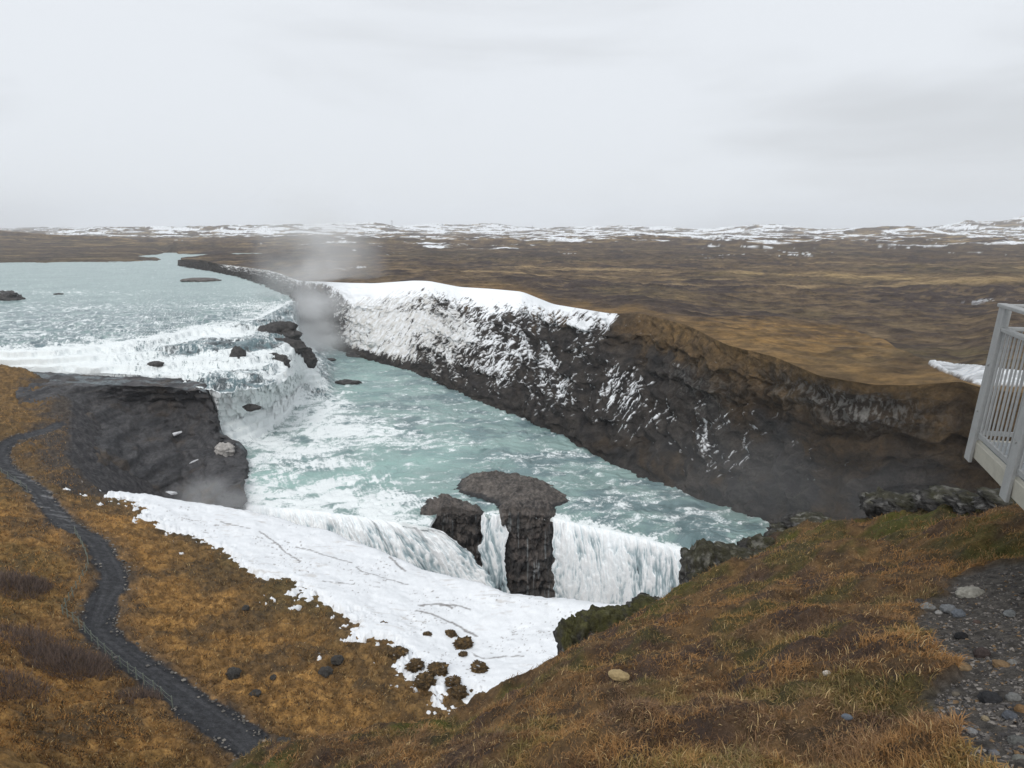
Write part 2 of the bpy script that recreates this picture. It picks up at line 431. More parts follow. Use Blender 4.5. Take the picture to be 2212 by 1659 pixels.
h -= bump(1390, 90, 1700, .12, 13) + bump(1560, 220, 1250, .10, 6) + bump(1200, 160, 1350, .10, 5) + bump(20, 220, 1500, .35, 17) + bump(-150, 160, 900, .4, 9)
h -= bump(2120, 130, 330, .14, 2.5)
# grassy nose above the gorge on the right: the plain behind lies lower
nose_edge = np.interp(PXF, [1300, 1560, 1620, 1800, 1900, 2010, 2090, 2140], [677, 690, 684, 700, 740, 786, 832, 850])
dip = CY + FPX * (h * CP - Y * SP) / (Y * CP + h * SP)
drop = sst(0, 14, nose_edge - dip) * sst(1380, 1600, PXF) * sst(420, 250, Y)
h += drop * 1.6 * sst(1.0, 1.06, Y / r0[None]) * sst(2130, 2060, PXF)
dip = CY + FPX * (h * CP - Y * SP) / (Y * CP + h * SP)
# upper river channel and its left bank
shore = np.interp(PXF, [-500, 0, 120, 250, 330, 386, 400], [580, 602, 606, 618, 632, 655, 660])
sd = (Y - shore) / 60.0
left = PXF < 392
hl = 29.6 - np.clip(sd, -1, 1.0) * 3.2 - 5.0 * sst(1, 9, sd)
tip = sst(392, 340, PXF)
hl = np.where(sd > 0, 29.6 - (29.6 - hl) * np.clip(tip * 1.5, 0, 1), hl)
ch = np.exp(-((Y - np.interp(PXF, [330, 620], [790, 880])) / np.interp(PXF, [300, 400, 560, 640], [12, 70, 60, 8])) ** 2) * sst(296, 350, PXF) * sst(650, 560, PXF)
wl = sst(1500, 800, Y)
h = np.where(left, h * (1 - wl) + hl * wl, h)
h = h + ch * 8.0 - .7 * fbm(X / 25, Y / 25, 4, 77) * sst(1.02, 1.3, Y / r0[None])
Z = CAMZ - h
Pf = np.stack([X, Y, Z], -1)
# albedo
n_a = n01(fbm(X / 60, Y / 110, 6, 81, .6)); n_b = n01(fbm(X / 9, Y / 20, 5, 83, .65)); n_c = n01(fbm(X / 220, Y / 260, 4, 85))
C = mix((.088, .063, .046), (.20, .142, .082), n_b)
C = mix(C, (.070, .054, .050), sst(.5, .8, n_a) * .85)
C = mix(C, (.115, .100, .048), sst(.55, .85, n_c) * .6 * n_b)
C = mix(C, (.23, .145, .062), sst(1.22, 1.0, Y / r0[None] - .07 * (n_b - .5)) * sst(900, 1100, PXF) * (.45 + .55 * n_b))
noseM = (1 - drop) * sst(1420, 1620, PXF) * sst(200, 150, Y) * sst(2160, 2090, PXF)
C = mix(C, mix((.13, .085, .040), (.36, .215, .080), n01(fbm(X / 6, Y / 6, 6, 87, .6))), np.clip(noseM * (.35 + .75 * n_a), 0, 1))
C = mix(C, (.062, .048, .046), sst(.05, .6, bush) * .55 * sst(1.08, 1.3, Y / r0[None]))
C = mix(C, (.22, .155, .085), sst(-.15, -.6, bush) * .55 * sst(1.08, 1.3, Y / r0[None]))
strip = np.exp(-((dip - np.interp(PXF, [1500, 1620, 1850, 2050, 2300], [590, 590, 597, 606, 600])) / 6) ** 2) * sst(1480, 1600, PXF) * sst(-.5, .1, b3 + .4 * b2)
C = mix(C, (.40, .285, .14), np.clip(strip, 0, 1) * .9)
strw = sst(.74, .92, n01(fbm(X / 120, Y / 30, 5, 89))) * sst(200, 330, Y)
C = mix(C, (.36, .26, .14), strw * .8)
darkb = sst(500, 650, Y) * sst(1500, 900, Y)
C = mix(C, (.060, .047, .042), darkb * .45)
C = mix(C, (.15, .105, .05), np.clip(sst(700, 560, Y) * sst(400, 300, PXF) * (.3 + .5 * n_b), 0, 1))
sn = n01(fbm(X / 230, Y / 150, 6, 91, .6)) * .75 + .25 * n01(fbm(X / 45, Y / 55, 4, 93)) + .6 * np.clip(np.abs(np.gradient(h, axis=1)) / (np.abs(np.gradient(X, axis=1)) + .1) - .05, 0, .2)
psn = np.interp(lr, np.log([300, 700, 1200, 2200, 2800, 3800, 6000, 9000]), [0, .05, .22, .36, .44, .50, .58, .80]) * np.interp(PXF, [-100, 120, 260], [.55, .55, 1]) * (1 - sst(900, 560, PXF) * (1 - (sst(1500, 2600, Y) * .9 + .1)))
snw = sst(-.04, .05, sn - (1 - psn))
C = mix(C, (.86, .88, .90), snw)
gully = sst(1990, 2012, PXF) * np.exp(-((dip - np.interp(PXF, [2000, 2030, 2060, 2115, 2212, 2400], [784, 793, 800, 814, 822, 838])) / np.interp(PXF, [2000, 2040, 2110, 2300], [5, 11, 19, 11])) ** 4)
C = mix(C, (.86, .88, .90), sst(.35, .55, gully + .12 * fbm(X / 3, Y / 3, 4, 95)))
Pf[..., 2] += sst(.35, .6, gully) * .4
ground = tag(grid_mesh('ground', Pf, M_far, C, flip=False), 'wide brown heath plain with snowy hills at the horizon', None, None, 'structure')

# ================================================================== RIVER AND UPPER FALL
RIV = {  # bearing: [(dip, depth) ...] far edge, lip, first step, flat, second step, shelf brink, mid drop, foot
 -260: [(560, 28), (757, 28.2), (775, 29.9), (785, 30.8), (798, 32.2), (830, 35.6), (845, 37.5), (860, 38), (880, 40)],
 0:    [(556, 28), (757, 28.2), (775, 29.9), (785, 30.8), (797, 32.1), (830, 35.6), (845, 37.5), (860, 38), (880, 40)],
 100:  [(548, 28), (757, 28.2), (776, 29.9), (785, 30.8), (799, 32.2), (830, 35.6), (845, 38), (860, 40), (900, 44)],
 234:  [(546, 28), (741, 28.2), (770, 30.2), (782, 31.2), (809, 33.1), (832, 35.8), (850, 40), (865, 44), (920, 50)],
 300:  [(546, 28), (735, 28.2), (766, 30.3), (783, 31.4), (814, 33.4), (836, 36), (855, 41), (880, 46), (950, 52)],
 368:  [(546, 28), (720, 28.2), (748, 30.3), (772, 31.4), (812, 33.6), (838, 36), (860, 42), (900, 48), (980, 54)],
 435:  [(546, 28), (706, 28.2), (736, 30.4), (763, 31), (808, 33.8), (843, 35), (880, 42), (930, 47), (1060, 50)],
 470:  [(546, 28), (703, 28.2), (735, 30.4), (762, 31), (806, 33.8), (850, 34.8), (905, 42), (962, 47), (1078, 49)],
 502:  [(546, 28), (700, 28.2), (734, 30.4), (761, 31), (804, 33.8), (850, 34.8), (905, 43), (965, 47.6), (1083, 49)],
 552:  [(546, 28), (690, 28.2), (728, 30.4), (758, 31.2), (800, 33.8), (842, 35), (893, 43.5), (948, 47.8), (1089, 49)],
 590:  [(546, 28), (673, 28.2), (720, 30.4), (752, 31.4), (792, 34), (834, 35.6), (878, 44), (928, 48), (1094, 49)],
 618:  [(546, 28), (656, 28.2), (712, 30.6), (745, 32), (783, 34.4), (822, 36.6), (860, 44.5), (905, 48), (1096, 49)],
 634:  [(546, 28), (649, 28.2), (704, 31), (738, 32.6), (776, 35), (812, 38), (848, 45), (885, 48), (1098, 49)],
 644:  [(560, 28.5), (655, 33), (722, 38), (744, 35.5), (772, 36.2), (806, 40), (842, 46), (880, 48), (1099, 49)],
 658:  [(690, 46), (720, 48), (742, 47), (758, 39), (776, 39), (806, 42), (838, 46.5), (875, 48), (1100, 49)],
 690:  [(715, 48), (742, 48), (762, 48), (778, 46.5), (794, 43.5), (815, 44.5), (840, 47), (868, 48), (1104, 49)],
 722:  [(735, 48), (755, 48), (775, 48), (790, 48), (805, 47.6), (825, 47.8), (845, 48), (870, 48), (1108, 49)],
 800:  [(765, 48), (785, 48), (800, 48), (815, 48), (830, 48), (850, 48), (875, 48), (930, 48), (1118, 49)],
 925:  [(800, 48), (815, 48), (835, 48), (855, 48), (880, 48), (910, 48), (945, 48), (1000, 48), (1140, 49)],
 948:  [(808, 48), (823, 48), (843, 48), (863, 48), (888, 48), (918, 48), (952, 48), (1005, 48), (1104, 48.7)],
 1030: [(848, 48), (863, 48), (883, 48), (903, 48), (928, 48), (958, 48), (993, 48), (1035, 48), (1098, 48.7)],
 1050: [(855, 48), (870, 48), (890, 48), (910, 48), (935, 48), (965, 48), (1000, 48), (1040, 48), (1112, 49)],
 1095: [(873, 48), (890, 48), (910, 48), (930, 48), (950, 48), (980, 48), (1010, 48), (1045, 48), (1110, 49)],
 1190: [(914, 48), (930, 48), (950, 48), (970, 48), (995, 48), (1020, 48), (1045, 48), (1070, 48), (1118, 49)],
 1350: [(1000, 48), (1015, 48), (1030, 48), (1045, 48), (1060, 48), (1080, 48), (1100, 48), (1120, 48), (1152, 49)],
 1490: [(1055, 48), (1070, 48), (1085, 48), (1100, 48), (1115, 48), (1130, 48), (1145, 48), (1160, 48), (1187, 49)],
 1600: [(1090, 48), (1105, 48), (1120, 48), (1132, 48), (1144, 48), (1156, 48), (1168, 48), (1180, 48), (1206, 49)],
 1800: [(1150, 48.3), (1165, 48.3), (1175, 48.3), (1185, 48.3), (1195, 48.3), (1205, 48.3), (1215, 48.3), (1230, 48.3), (1255, 49)]}
kx = np.array(sorted(RIV)); tab = np.array([RIV[k] for k in kx], float)        # cols, rows, 2
pxr = np.arange(-260, 1800, 1.6); nr = tab.shape[1]
rowp = np.stack([np.interp(pxr, kx, tab[:, j, 0]) for j in range(nr)])
rowh = np.stack([np.interp(pxr, kx, tab[:, j, 1]) for j in range(nr)])
k5 = np.array([1, 2, 3, 2, 1]) / 9
rowp = np.stack([smooth_tab(a, k5) for a in rowp]); rowh = np.stack([smooth_tab(a, k5) for a in rowh])
nsub = [150, 36, 26, 40, 40, 52, 56, 100]
tt = np.concatenate([i + np.linspace(0, 1, n, endpoint=False) for i, n in enumerate(nsub)] + [[nr - 1.0]])
ii = np.clip(tt.astype(int), 0, nr - 2); ff = (tt - ii)[:, None]
PYR = rowp[ii] * (1 - ff) + rowp[ii + 1] * ff
HR = rowh[ii] * (1 - ff) + rowh[ii + 1] * ff
PXR = pxr[None] + 0 * PYR
# a little rounding of the steps along the columns
for _ in range(3):
    HR[1:-1] = .25 * HR[:-2] + .5 * HR[1:-1] + .25 * HR[2:]
Pr = W(PXR, PYR, HR)
x, y = Pr[..., 0], Pr[..., 1]
TT = tt[:, None] + 0 * PXR
casc = sst(.92, 1.15, TT) * sst(7.25, 6.6, TT) * sst(735, 690, PXR)           # white staircase
midr = np.clip(sst(6.6, 7.2, TT) + sst(690, 740, PXR), 0, 1)
upper = (1 - midr) * sst(1.1, .95, TT)
# wave relief
wx = x + 3 * fbm(x / 14, y / 14, 3, 101); wy = y + 3 * fbm(x / 14, y / 14, 3, 103)
w1 = fbm(wx / 5.0, wy / 2.2, 5, 105); w2 = ridged(wx / 6, wy / 2.0, 4, 107)
lump = fbm(x / 6, y / 4.5, 5, 109)
amp = upper * (.14 + .42 * sst(.45, 1, TT)) + midr * .34 + casc * .30
z = Pr[..., 2] + amp * w1 + casc * (.75 * lump + .16 * fbm(x / 1.8, y / 1.5, 4, 110))
# stepped ledges in the staircase
fl0 = PXR - .65 * (PYR - 760) * sst(440, 600, PXR)
z = z + casc * sst(4.7, 5.3, TT) * sst(7.0, 6.3, TT) * (.9 * fbm(fl0 / 11 + .5 * fbm(x / 5, y / 5, 2, 150), TT * 1.6, 4, 151) + .35 * fbm(fl0 / 3.5, TT * 4, 3, 153))
zz = z + .4 * fbm(x / 9, y / 9, 3, 111); st = (zz / 1.7) % 1.0
z = z + casc * .7 * (sst(0, .35, st) - st) * 1.7
Pr[..., 2] = z
# foam
hs_ = HR + 0; ys_ = W(PXR, PYR, HR)[..., 1]
slope = np.abs(np.gradient(hs_, axis=0)) / (np.abs(np.gradient(ys_, axis=0)) + .03)
pxg = lambda cx, cy, wx_, wy_: np.exp(-((PXR - cx) / wx_) ** 2 - ((PYR - cy) / wy_) ** 2)
flow = PXR - .65 * (PYR - 760) * sst(440, 600, PXR) + 9 * fbm(x / 8, y / 8, 3, 139)
strk = fbm(flow / 5.0, TT * 2.2 + .5 * fbm(x / 7, y / 6, 2, 146), 5, 141, .6)
strf = fbm(flow / 1.7, TT * 5.0 + fbm(x / 3, y / 3, 2, 142), 4, 143, .6)
m_up = -1.5 + 1.15 * sst(590, 735, PYR) + 2.2 * sst(.93, 1.01, TT) + 1.3 * pxg(590, 668, 70, 20) + .9 * pxg(500, 660, 120, 6) + .7 * pxg(200, 664, 160, 5) + .8 * pxg(100, 632, 220, 4)
up_n = 1.5 * (w2 - .62) / .22 * .6 + .7 * fbm(wx / 2.2, wy / .8, 4, 144) + .75 * fbm(wx / 12, wy / 1.5, 4, 147)
calm = 1.2 * pxg(520, 750, 80, 9) + 1.1 * pxg(390, 768, 40, 8) + 1.0 * pxg(585, 836, 50, 10) + .9 * pxg(640, 812, 30, 10) + .8 * pxg(490, 846, 50, 9) + .8 * pxg(520, 824, 70, 5) + .8 * pxg(230, 818, 120, 7) + .9 * pxg(600, 778, 50, 9) + .6 * pxg(455, 786, 40, 6) + .7 * pxg(330, 755, 60, 5)
m_c = -.4 + 2.1 * sst(.055, .15, slope) - 1.35 * calm + .9 * pxg(590, 905, 120, 45) + 1.3 * sst(300, 200, PXR) + .9 * pxg(470, 722, 90, 14) + .8 * pxg(560, 815, 140, 7) + 1.0 * pxg(640, 840, 30, 40)
c_n = (1.35 * strk + .8 * strf) * sst(7.0, 6.2, TT) + .55 * fbm(x / 5, y / 2.2, 5, 113, .6)
sw = ridged((x + y * .5) / 16 + .5 * fbm(x / 13, y / 13, 3, 115), (y - x * .4) / 6.5 + .5 * fbm(x / 11, y / 11, 3, 117), 6, 119, .6)
m_m = -1.5 + 2.6 * pxg(550, 945, 75, 32) + 2.7 * pxg(690, 895, 78, 52) + 2.3 * pxg(785, 934, 95, 17) + 1.2 * pxg(640, 975, 90, 16) + 1.3 * pxg(905, 958, 130, 14) + 1.3 * pxg(545, 1005, 50, 26) + .7 * pxg(650, 965, 90, 26) + .9 * pxg(900, 915, 130, 24) - .5 * pxg(660, 1028, 110, 22) + .9 * pxg(700, 1000, 120, 8) \
     + 1.0 * pxg(880, 1055, 70, 30) + .9 * pxg(760, 1060, 60, 22) + 1.1 * pxg(1330, 1080, 130, 18) + 1.2 * pxg(1480, 1120, 120, 24) + 1.5 * pxg(455, 1068, 55, 20) + 1.4 * pxg(655, 800, 30, 40) + .8 * pxg(1200, 985, 120, 14) - .5 * pxg(760, 800, 60, 25) - .6 * pxg(1100, 930, 120, 30) + .9 * pxg(1420, 1160, 120, 18)
m_n = 2.6 * (sw - .62) / .22 * .5 + .75 * fbm(x / 2.6, y / 1.5, 5, 145, .6)
lipn = fbm(flow / 7, TT * 3, 4, 121)
lipf = sst(7.62, 7.96, TT + .12 * lipn) * sst(1120, 1190, PXR) * 2.6 + sst(7.30, 7.92, TT + .20 * lipn) * sst(990, 900, PXR) * 2.8
cov = upper * (m_up + up_n) + casc * (m_c + c_n) + midr * (m_m + m_n + lipf)
foam = np.clip(.40 + .135 * np.clip(cov, -2.6, 2.6), 0, .85)
teal = mix((.195, .292, .282), (.268, .378, .356), n01(fbm(x / 20, y / 16, 4, 127)))
slate = mix((.145, .215, .235), (.085, .135, .155), n01(fbm(x / 8, y / 6, 4, 129)))
body = mix(teal, slate, np.clip(upper * (.10 + .95 * sst(620, 720, PYR)) * n01(1.3 * fbm(wx / 6, wy / 1.5, 5, 131, .6)) * 1.7 + casc * .95 + midr * .7 * sst(.45, .75, n01(fbm(x / 12, y / 9, 4, 133))), 0, 1))
pale_teal = midr * (1.1 * pxg(640, 1030, 220, 38) + .7 * pxg(900, 985, 160, 40) + .5 * pxg(800, 820, 90, 50)) * n01(fbm(x / 18, y / 11, 3, 135) + .3)
body = mix(body, (.33, .50, .46), np.clip(pale_teal, 0, .8))  # paler turquoise areas of the mid river water
wet = casc * sst(.62, .80, n01(fbm(x / 4.2, y / 2.6, 5, 137)) + .16 * np.clip(calm, 0, 1)) * sst(.70, .42, foam)
body = mix(body, (.05, .06, .065), np.clip(wet, 0, .85))
kk_ = np.array([.2, .4, .6, .8, 1.0])[:, None]
roll = np.repeat(Pr[-1:], 5, 0); roll[..., 1] -= .25 * kk_; roll[..., 2] -= .6 * kk_ ** 1.5
Pr = np.r_[Pr, roll]; body = np.r_[body, np.repeat(body[-1:], 5, 0)]; foam = np.r_[foam, np.clip(np.repeat(foam[-1:], 5, 0) + .25, 0, .85)]
river = tag(grid_mesh('river', Pr, M_water, body, extra={'foam': foam}, flip=True), 'turquoise glacial river breaking over a white staircase of rapids', None, None, 'structure')

# ================================================================== LOWER FALL
def curtain(name, lip, foot, nu, nv, seed, label, dens=.5, bulge=2.2):
    lp = spline(W(*np.array(lip, float).T), nu); fp = spline(W(*np.array(foot, float).T), nu)
    s = np.r_[np.linspace(-.05, 0, 14, endpoint=False), np.linspace(0, 1, nv)][:, None]
    ups = np.clip(-s / .05, 0, 1); s = np.clip(s, 0, 1)
    P = lp[None] * (1 - s)[..., None] + fp[None] * s[..., None]
    out = np.array([0.05, -1.0])
    arc = np.r_[0, np.cumsum(np.linalg.norm(np.diff(lp[:, :2], axis=0), axis=1))][None] + 0 * s
    sv = s * np.linalg.norm(lp - fp, axis=1)[None]
    fall = np.sqrt(np.clip(s, 0, 1))                                        # thrown clear, then steep
    P[..., :2] = lp[None, :, :2] * (1 - fall)[..., None] + fp[None, :, :2] * fall[..., None]
    jl = fbm(arc / 2.2, 0 * arc, 4, seed + 11) * sst(.5, 0, s)
    P[..., 1] += 1.2 * ups + .5 * jl; P[..., 2] -= .02 + .5 * ups
    edge_ = np.exp(-np.minimum(arc, arc.max() - arc) / .6); P[..., 0] += .55 * edge_ * sst(0, .25, s) * fbm(sv / 2.5 + seed, arc / 3, 4, seed + 15)
    P[..., 1] -= .3 * sst(1, .5, ups)
    wob = .8 * fbm(arc / 6, sv / 14, 3, seed + 3)
    st = fbm((arc + wob) / 1.1, sv / 7 - .4 * fbm(arc / 3, sv / 5, 2, seed + 5), 5, seed)
    big = fbm((arc + wob) / 4.5, sv / 18, 3, seed + 7)
    fine = fbm((arc + wob) / .38, sv / 1.6, 4, seed + 9)
    P[..., :2] += ((.05 * st + .30 * big + .03 * fine) * sst(0, .12, s) * bulge * .8)[..., None] * out
    P[..., 2] += sst(0, .05, s) * (.3 * fine + .5 * st) * (1 - s)
    f = dens + .62 * big + .52 * st + .50 * fine + .6 * sst(.10, .0, s) - .30 * s
    white = sst(-.12, .72, f)
    grey = mix((.33, .42, .45), (.08, .095, .105), sst(-.05, -.7, f))
    C = mix(grey, mix((.84, .89, .91), (.96, .97, .97), n01(fine * .8 + st * .6)), white)
    return tag(grid_mesh(name, P, M_fall, C, flip=True), label, None, None, 'structure'), P

M_fall = ground_mat('falling_water', 1.4, 0.07, 0.3, 0.2, rough=0.75, spec=0.25)
curtain('waterfall',
        [(492, 1082, 49), (540, 1088, 49), (600, 1094, 49), (700, 1104, 49), (800, 1118, 49), (860, 1126, 49), (922, 1137, 49)],
        [(486, 1320, 67.2), (535, 1335, 67.2), (640, 1340, 67.2), (760, 1345, 66.6), (880, 1345, 65.2), (985, 1340, 64.2), (1108, 1330, 63.6)],
        620, 200, 201, 'broad foaming left half of the lower fall behind the snow bank', .72, 2.6)
curtain('waterfall',
        [(1040, 1104, 48.8), (1052, 1107, 48.9), (1068, 1108, 48.9), (1082, 1108, 48.9), (1090, 1106, 48.8)],
        [(1038, 1345, 68.6), (1052, 1345, 68.6), (1070, 1345, 68.6), (1086, 1345, 68.6), (1096, 1345, 68.6)],
        110, 200, 241, 'narrow ribbon of the lower fall between two dark rock pillars', .50, 1.2)
curtain('waterfall',
        [(1193, 1116, 48.9), (1218, 1122, 49), (1260, 1132, 49), (1350, 1152, 49), (1420, 1170, 49), (1490, 1187, 49), (1600, 1206, 49), (1760, 1240, 49)],
        [(1196, 1352, 67.4), (1226, 1365, 67.4), (1270, 1380, 67.4), (1355, 1400, 67.2), (1430, 1420, 67), (1500, 1445, 67), (1610, 1470, 67), (1770, 1510, 67)],
        520, 220, 281, 'tall right curtain of the lower fall behind the snow bank', .58, 2.0)

# ================================================================== DARK ROCK LEDGE BESIDE THE UPPER FALL
LED = {
 40:  [(797, 32.5), (818, 33.2), (860, 34.6), (905, 36.2), (945, 37.2), (990, 38.0)],
 130: [(806, 32.7), (830, 33.7), (862, 35.2), (908, 36.9), (955, 38.2), (1015, 39.6)],
 200: [(811, 33.1), (834, 34.2), (866, 37.3), (922, 40.2), (988, 41.4), (1068, 44.0)],
 300: [(814, 33.4), (836, 34.6), (868, 39.0), (930, 43.4), (1000, 46.0), (1090, 51.5)],
 400: [(818, 34.2), (840, 35.1), (874, 40.2), (938, 45.6), (1008, 49.0), (1100, 55.0)],
 448: [(830, 34.0), (848, 35.0), (880, 39.8), (944, 45.0), (1012, 47.9), (1105, 50.0)],
 466: [(878, 39.2), (892, 40.2), (914, 42.0), (952, 44.6), (1016, 47.2), (1105, 49.0)],
 480: [(938, 44.4), (944, 44.6), (954, 45.0), (974, 45.7), (1022, 46.8), (1105, 48.7)],
 522: [(958, 45.6), (968, 45.8), (982, 46.1), (1003, 46.5), (1045, 47.0), (1100, 48.6)],
 534: [(975, 48.0), (985, 48.2), (998, 48.5), (1015, 48.8), (1050, 49.4), (1104, 51.0)],
 560: [(1000, 50.5), (1010, 51.0), (1020, 51.5), (1035, 52.0), (1060, 53.0), (1112, 55.5)]}
kx2 = np.array(sorted(LED)); tb = np.array([LED[k] for k in kx2], float)
pxl = np.arange(40, 560, 1.3); n6 = tb.shape[1]
rp2 = np.stack([smooth_tab(np.interp(pxl, kx2, tb[:, j, 0]), np.ones(9) / 9) for j in range(n6)])
rh2 = np.stack([smooth_tab(np.interp(pxl, kx2, tb[:, j, 1]), np.ones(9) / 9) for j in range(n6)])
tl = np.linspace(0, n6 - 1, 240); il = np.clip(tl.astype(int), 0, n6 - 2); fl = (tl - il)[:, None]
PYL = rp2[il] * (1 - fl) + rp2[il + 1] * fl; HL = rh2[il] * (1 - fl) + rh2[il + 1] * fl
Pl = W(pxl[None] + 0 * PYL, PYL, HL)
x, y, zl = Pl[..., 0], Pl[..., 1], Pl[..., 2]
el = sst(.75, 1.3, tl)[:, None]
zn = zl + 1.0 * fbm(x / 12, y / 12, 3, 301); lay = (zn / 2.6) % 1
Pl[..., 2] += el * (1.5 * (sst(0, .4, lay) - lay) + .55 * fbm(x / 4, y / 4, 5, 303)) + (1 - el) * .25 * fbm(x / 3, y / 3, 4, 305)
Pl[..., 1] -= el * .9 * fbm(x / 5, zl / 2.5, 4, 307)
Pl[..., 0] += el * sst(430, 470, pxl)[None] * 1.1 * fbm(zl / 1.6, x / 4, 4, 308)
C = mix((.042, .042, .046), (.095, .092, .094), n01(fbm(x / 4, zl / .8, 6, 309, .6)))
strip = sst(.72, .95, n01(fbm(x / 10, zl / .35, 4, 311))) * sst(3.4, 1.6, tl)[:, None]
C = mix(C, (.115, .105, .098), strip * .7)
brn = sst(.5, .8, n01(fbm(x / 7, y / 7, 4, 313)) * .7 + .8 * sst(230, 120, pxl)[None] * sst(1.5, 3.5, tl)[:, None] + .15 * sst(3, 4.6, tl)[:, None])
C = mix(C, (.085, .058, .034), brn * .8)
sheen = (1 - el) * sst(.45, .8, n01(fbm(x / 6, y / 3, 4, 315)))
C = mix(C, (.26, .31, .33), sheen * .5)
ledge = tag(grid_mesh('cliff', Pl, M_rock, C, flip=True), 'dark bare basalt ledge dropping away beside the upper rapids', None, None, 'structure')

# ================================================================== NEAR LEFT SLOPE WITH THE PATH AND THE SNOW BANK
PATH = [(600, 1655, 39.2), (563, 1627, 39), (482, 1564, 39), (354, 1473, 38.8), (268, 1409, 38.5), (213, 1355, 38.3), (222, 1305, 38.2), (245, 1250, 38.2),
        (227, 1205, 38), (200, 1164, 38), (141, 1130, 37.8), (102, 1087, 37.6), (77, 1055, 37.4), (27, 1023, 37.2), (3, 996, 37), (8, 966, 36.8), (41, 946, 36.6), (95, 930, 36.5), (130, 915, 36.6)]
CTRL = PATH + [(0, 1080, 36), (0, 1200, 35), (70, 1300, 35.8), (0, 1450, 32.5), (150, 1450, 36), (150, 1600, 34.5), (0, 1650, 30), (300, 1650, 36), (-200, 1300, 30), (-200, 1600, 26), (-260, 1000, 32),
        (0, 930, 35.4), (0, 860, 34), (-260, 850, 28.5), (300, 1200, 39.6), (450, 1350, 40.6), (600, 1500, 41), (700, 1580, 41.2), (600, 1280, 41.6), (750, 1380, 42.2), (900, 1500, 42.4),
        (500, 1180, 42.6), (800, 1300, 43.6), (1010, 1520, 43), (1000, 1400, 44.4), (1200, 1420, 44.4), (1500, 1400, 45.6), (1300, 1500, 44), (1200, 1650, 43), (900, 1690, 42.5), (1700, 1600, 44)]
LIM = [(-300, 740, 28.6), (-50, 760, 30.5), (0, 772, 31.3), (60, 799, 32.0), (110, 824, 33.4), (152, 866, 35.2), (150, 930, 37), (140, 985, 38), (180, 1030, 39), (225, 1062, 40.5),
       (320, 1072, 42.2), (420, 1087, 43.5), (510, 1103, 44), (600, 1121, 44.5), (700, 1151, 44.9), (800, 1187, 45.2), (900, 1226, 45.4), (1000, 1257, 45.5), (1100, 1287, 45.5), (1230, 1300, 45.5), (1380, 1314, 45.5), (1550, 1335, 46), (1950, 1400, 47)]
ctl = W(*np.array(CTRL + LIM, float).T)
SLOPE = TPS(ctl, 2e-4)
LIMW = W(*np.array(LIM, float).T)
POLY = np.r_[LIMW[:, :2], [[80, 60], [60, 5], [-60, 5], [-400, 40], [-330, 200]]]
PATHW = spline(W(*np.array(PATH, float).T), 160)
def slope_z(x, y, rough=True):
    zz = SLOPE(x, y)
    d = seg_dist(x, y, LIMW); ins = inside(x, y, POLY)
    out = np.where(ins, 0, d)
    kk = 1.3 - .45 * sst(4, 0, seg_dist(x, y, LIMW[4:9]) - d)
    zz = zz - kk * np.maximum(out - .3, 0) - .35 * np.where(ins, np.maximum(0, 1.6 - d), 1.6) ** 2 * .3
    return zz, np.where(ins, d, -d)

pxn = np.arange(-290, 1960, 1.75)
ang = np.radians(np.linspace(60, 11.6, 600))[:, None]
rr = 40 / np.tan(ang)
bx = (pxn - CX) / FPX
x = bx[None] * (rr * CP + 40 * SP); y = rr + 0 * x
zs, dl = slope_z(x, y)
dp = seg_dist(x, y, PATHW)
# snow bank outline (lower edge) in survey units
SNOW = [(222, 1058, 40.5), (270, 1100, 40.8), (300, 1135, 41), (370, 1165, 41.6), (440, 1190, 42), (480, 1225, 42), (560, 1262, 42.2), (640, 1300, 42.6), (700, 1330, 42.8), (745, 1375, 42.8), (765, 1400, 42.8),
        (830, 1420, 43), (870, 1462, 43), (920, 1492, 43), (985, 1530, 43), (1040, 1560, 43.2), (1300, 1560, 43.8), (1700, 1500, 45.5), (1950, 1420, 47)]
snw_w = W(*np.array(SNOW, float).T)
SPOLY = np.r_[snw_w[:, :2], (LIMW[::-1][:14, :2] + [0, 9]), [[LIMW[9, 0] - 1, LIMW[9, 1] + 6]]]
sd = seg_dist(x, y, snw_w); sd = np.where(inside(x, y, SPOLY), sd, -sd)
sn1 = fbm(x / 5, y / 5, 4, 321); sn2 = fbm(x / 1.5, y / 1.5, 4, 323)
smask = sd + 2.2 * sn1 + 1.5 * sn2 + .9 * fbm(x / .6, y / .6, 3, 324)                                   # metres inside the bank, ragged
stray = sst(.80, .98, n01(fbm(x / 2.6, y / 2.6, 4, 325))) * np.exp(-((sd + 3.2) / 2.6) ** 2) * sst(.0, .6, sn2 + .4)
pth = sst(1.8, 1.2, dp - .45 * sst(64, 50, y) + .35 * fbm(x / 2, y / 2, 3, 327))
tus = ridged(x / 1.9, y / 1.9, 3, 329)
rough = (1 - pth) * sst(2.5, -.5, smask)
zb = zs + rough * (.75 * (tus - .5) + .35 * fbm(x / 5, y / 5, 4, 331) + .10 * fbm(x / .6, y / .6, 3, 333)) - pth * .12
g1 = n01(fbm(x / 7, y / 7, 4, 335)); g2 = n01(fbm(x / 1.6, y / 1.6, 4, 337)); g3 = n01(fbm(x / 22, y / 22, 3, 339))
C = mix((.18, .100, .036), (.46, .255, .082), g2)
C = mix(C, (.105, .073, .042), sst(.45, .85, g1) * .7)
wr = sst(560, 330, np.abs(bearing_px(x, y, 40) - 780)) * sst(0, 6, dp)
C = mix(C, mix((.075, .054, .032), (.19, .125, .055), g2), np.clip(wr * .65 * sst(-9, -1, smask) + .25 * g3, 0, 1))
C = mix(C, (.10, .086, .034), sst(.6, .9, g3) * .35)
C = mix(C, (.045, .040, .034), sst(.65, .9, tus) * sst(.5, .8, g1) * .5)
C = mix(C, (.055, .052, .052), sst(4.5, 2.0, dp) * .45 * (1 - pth))
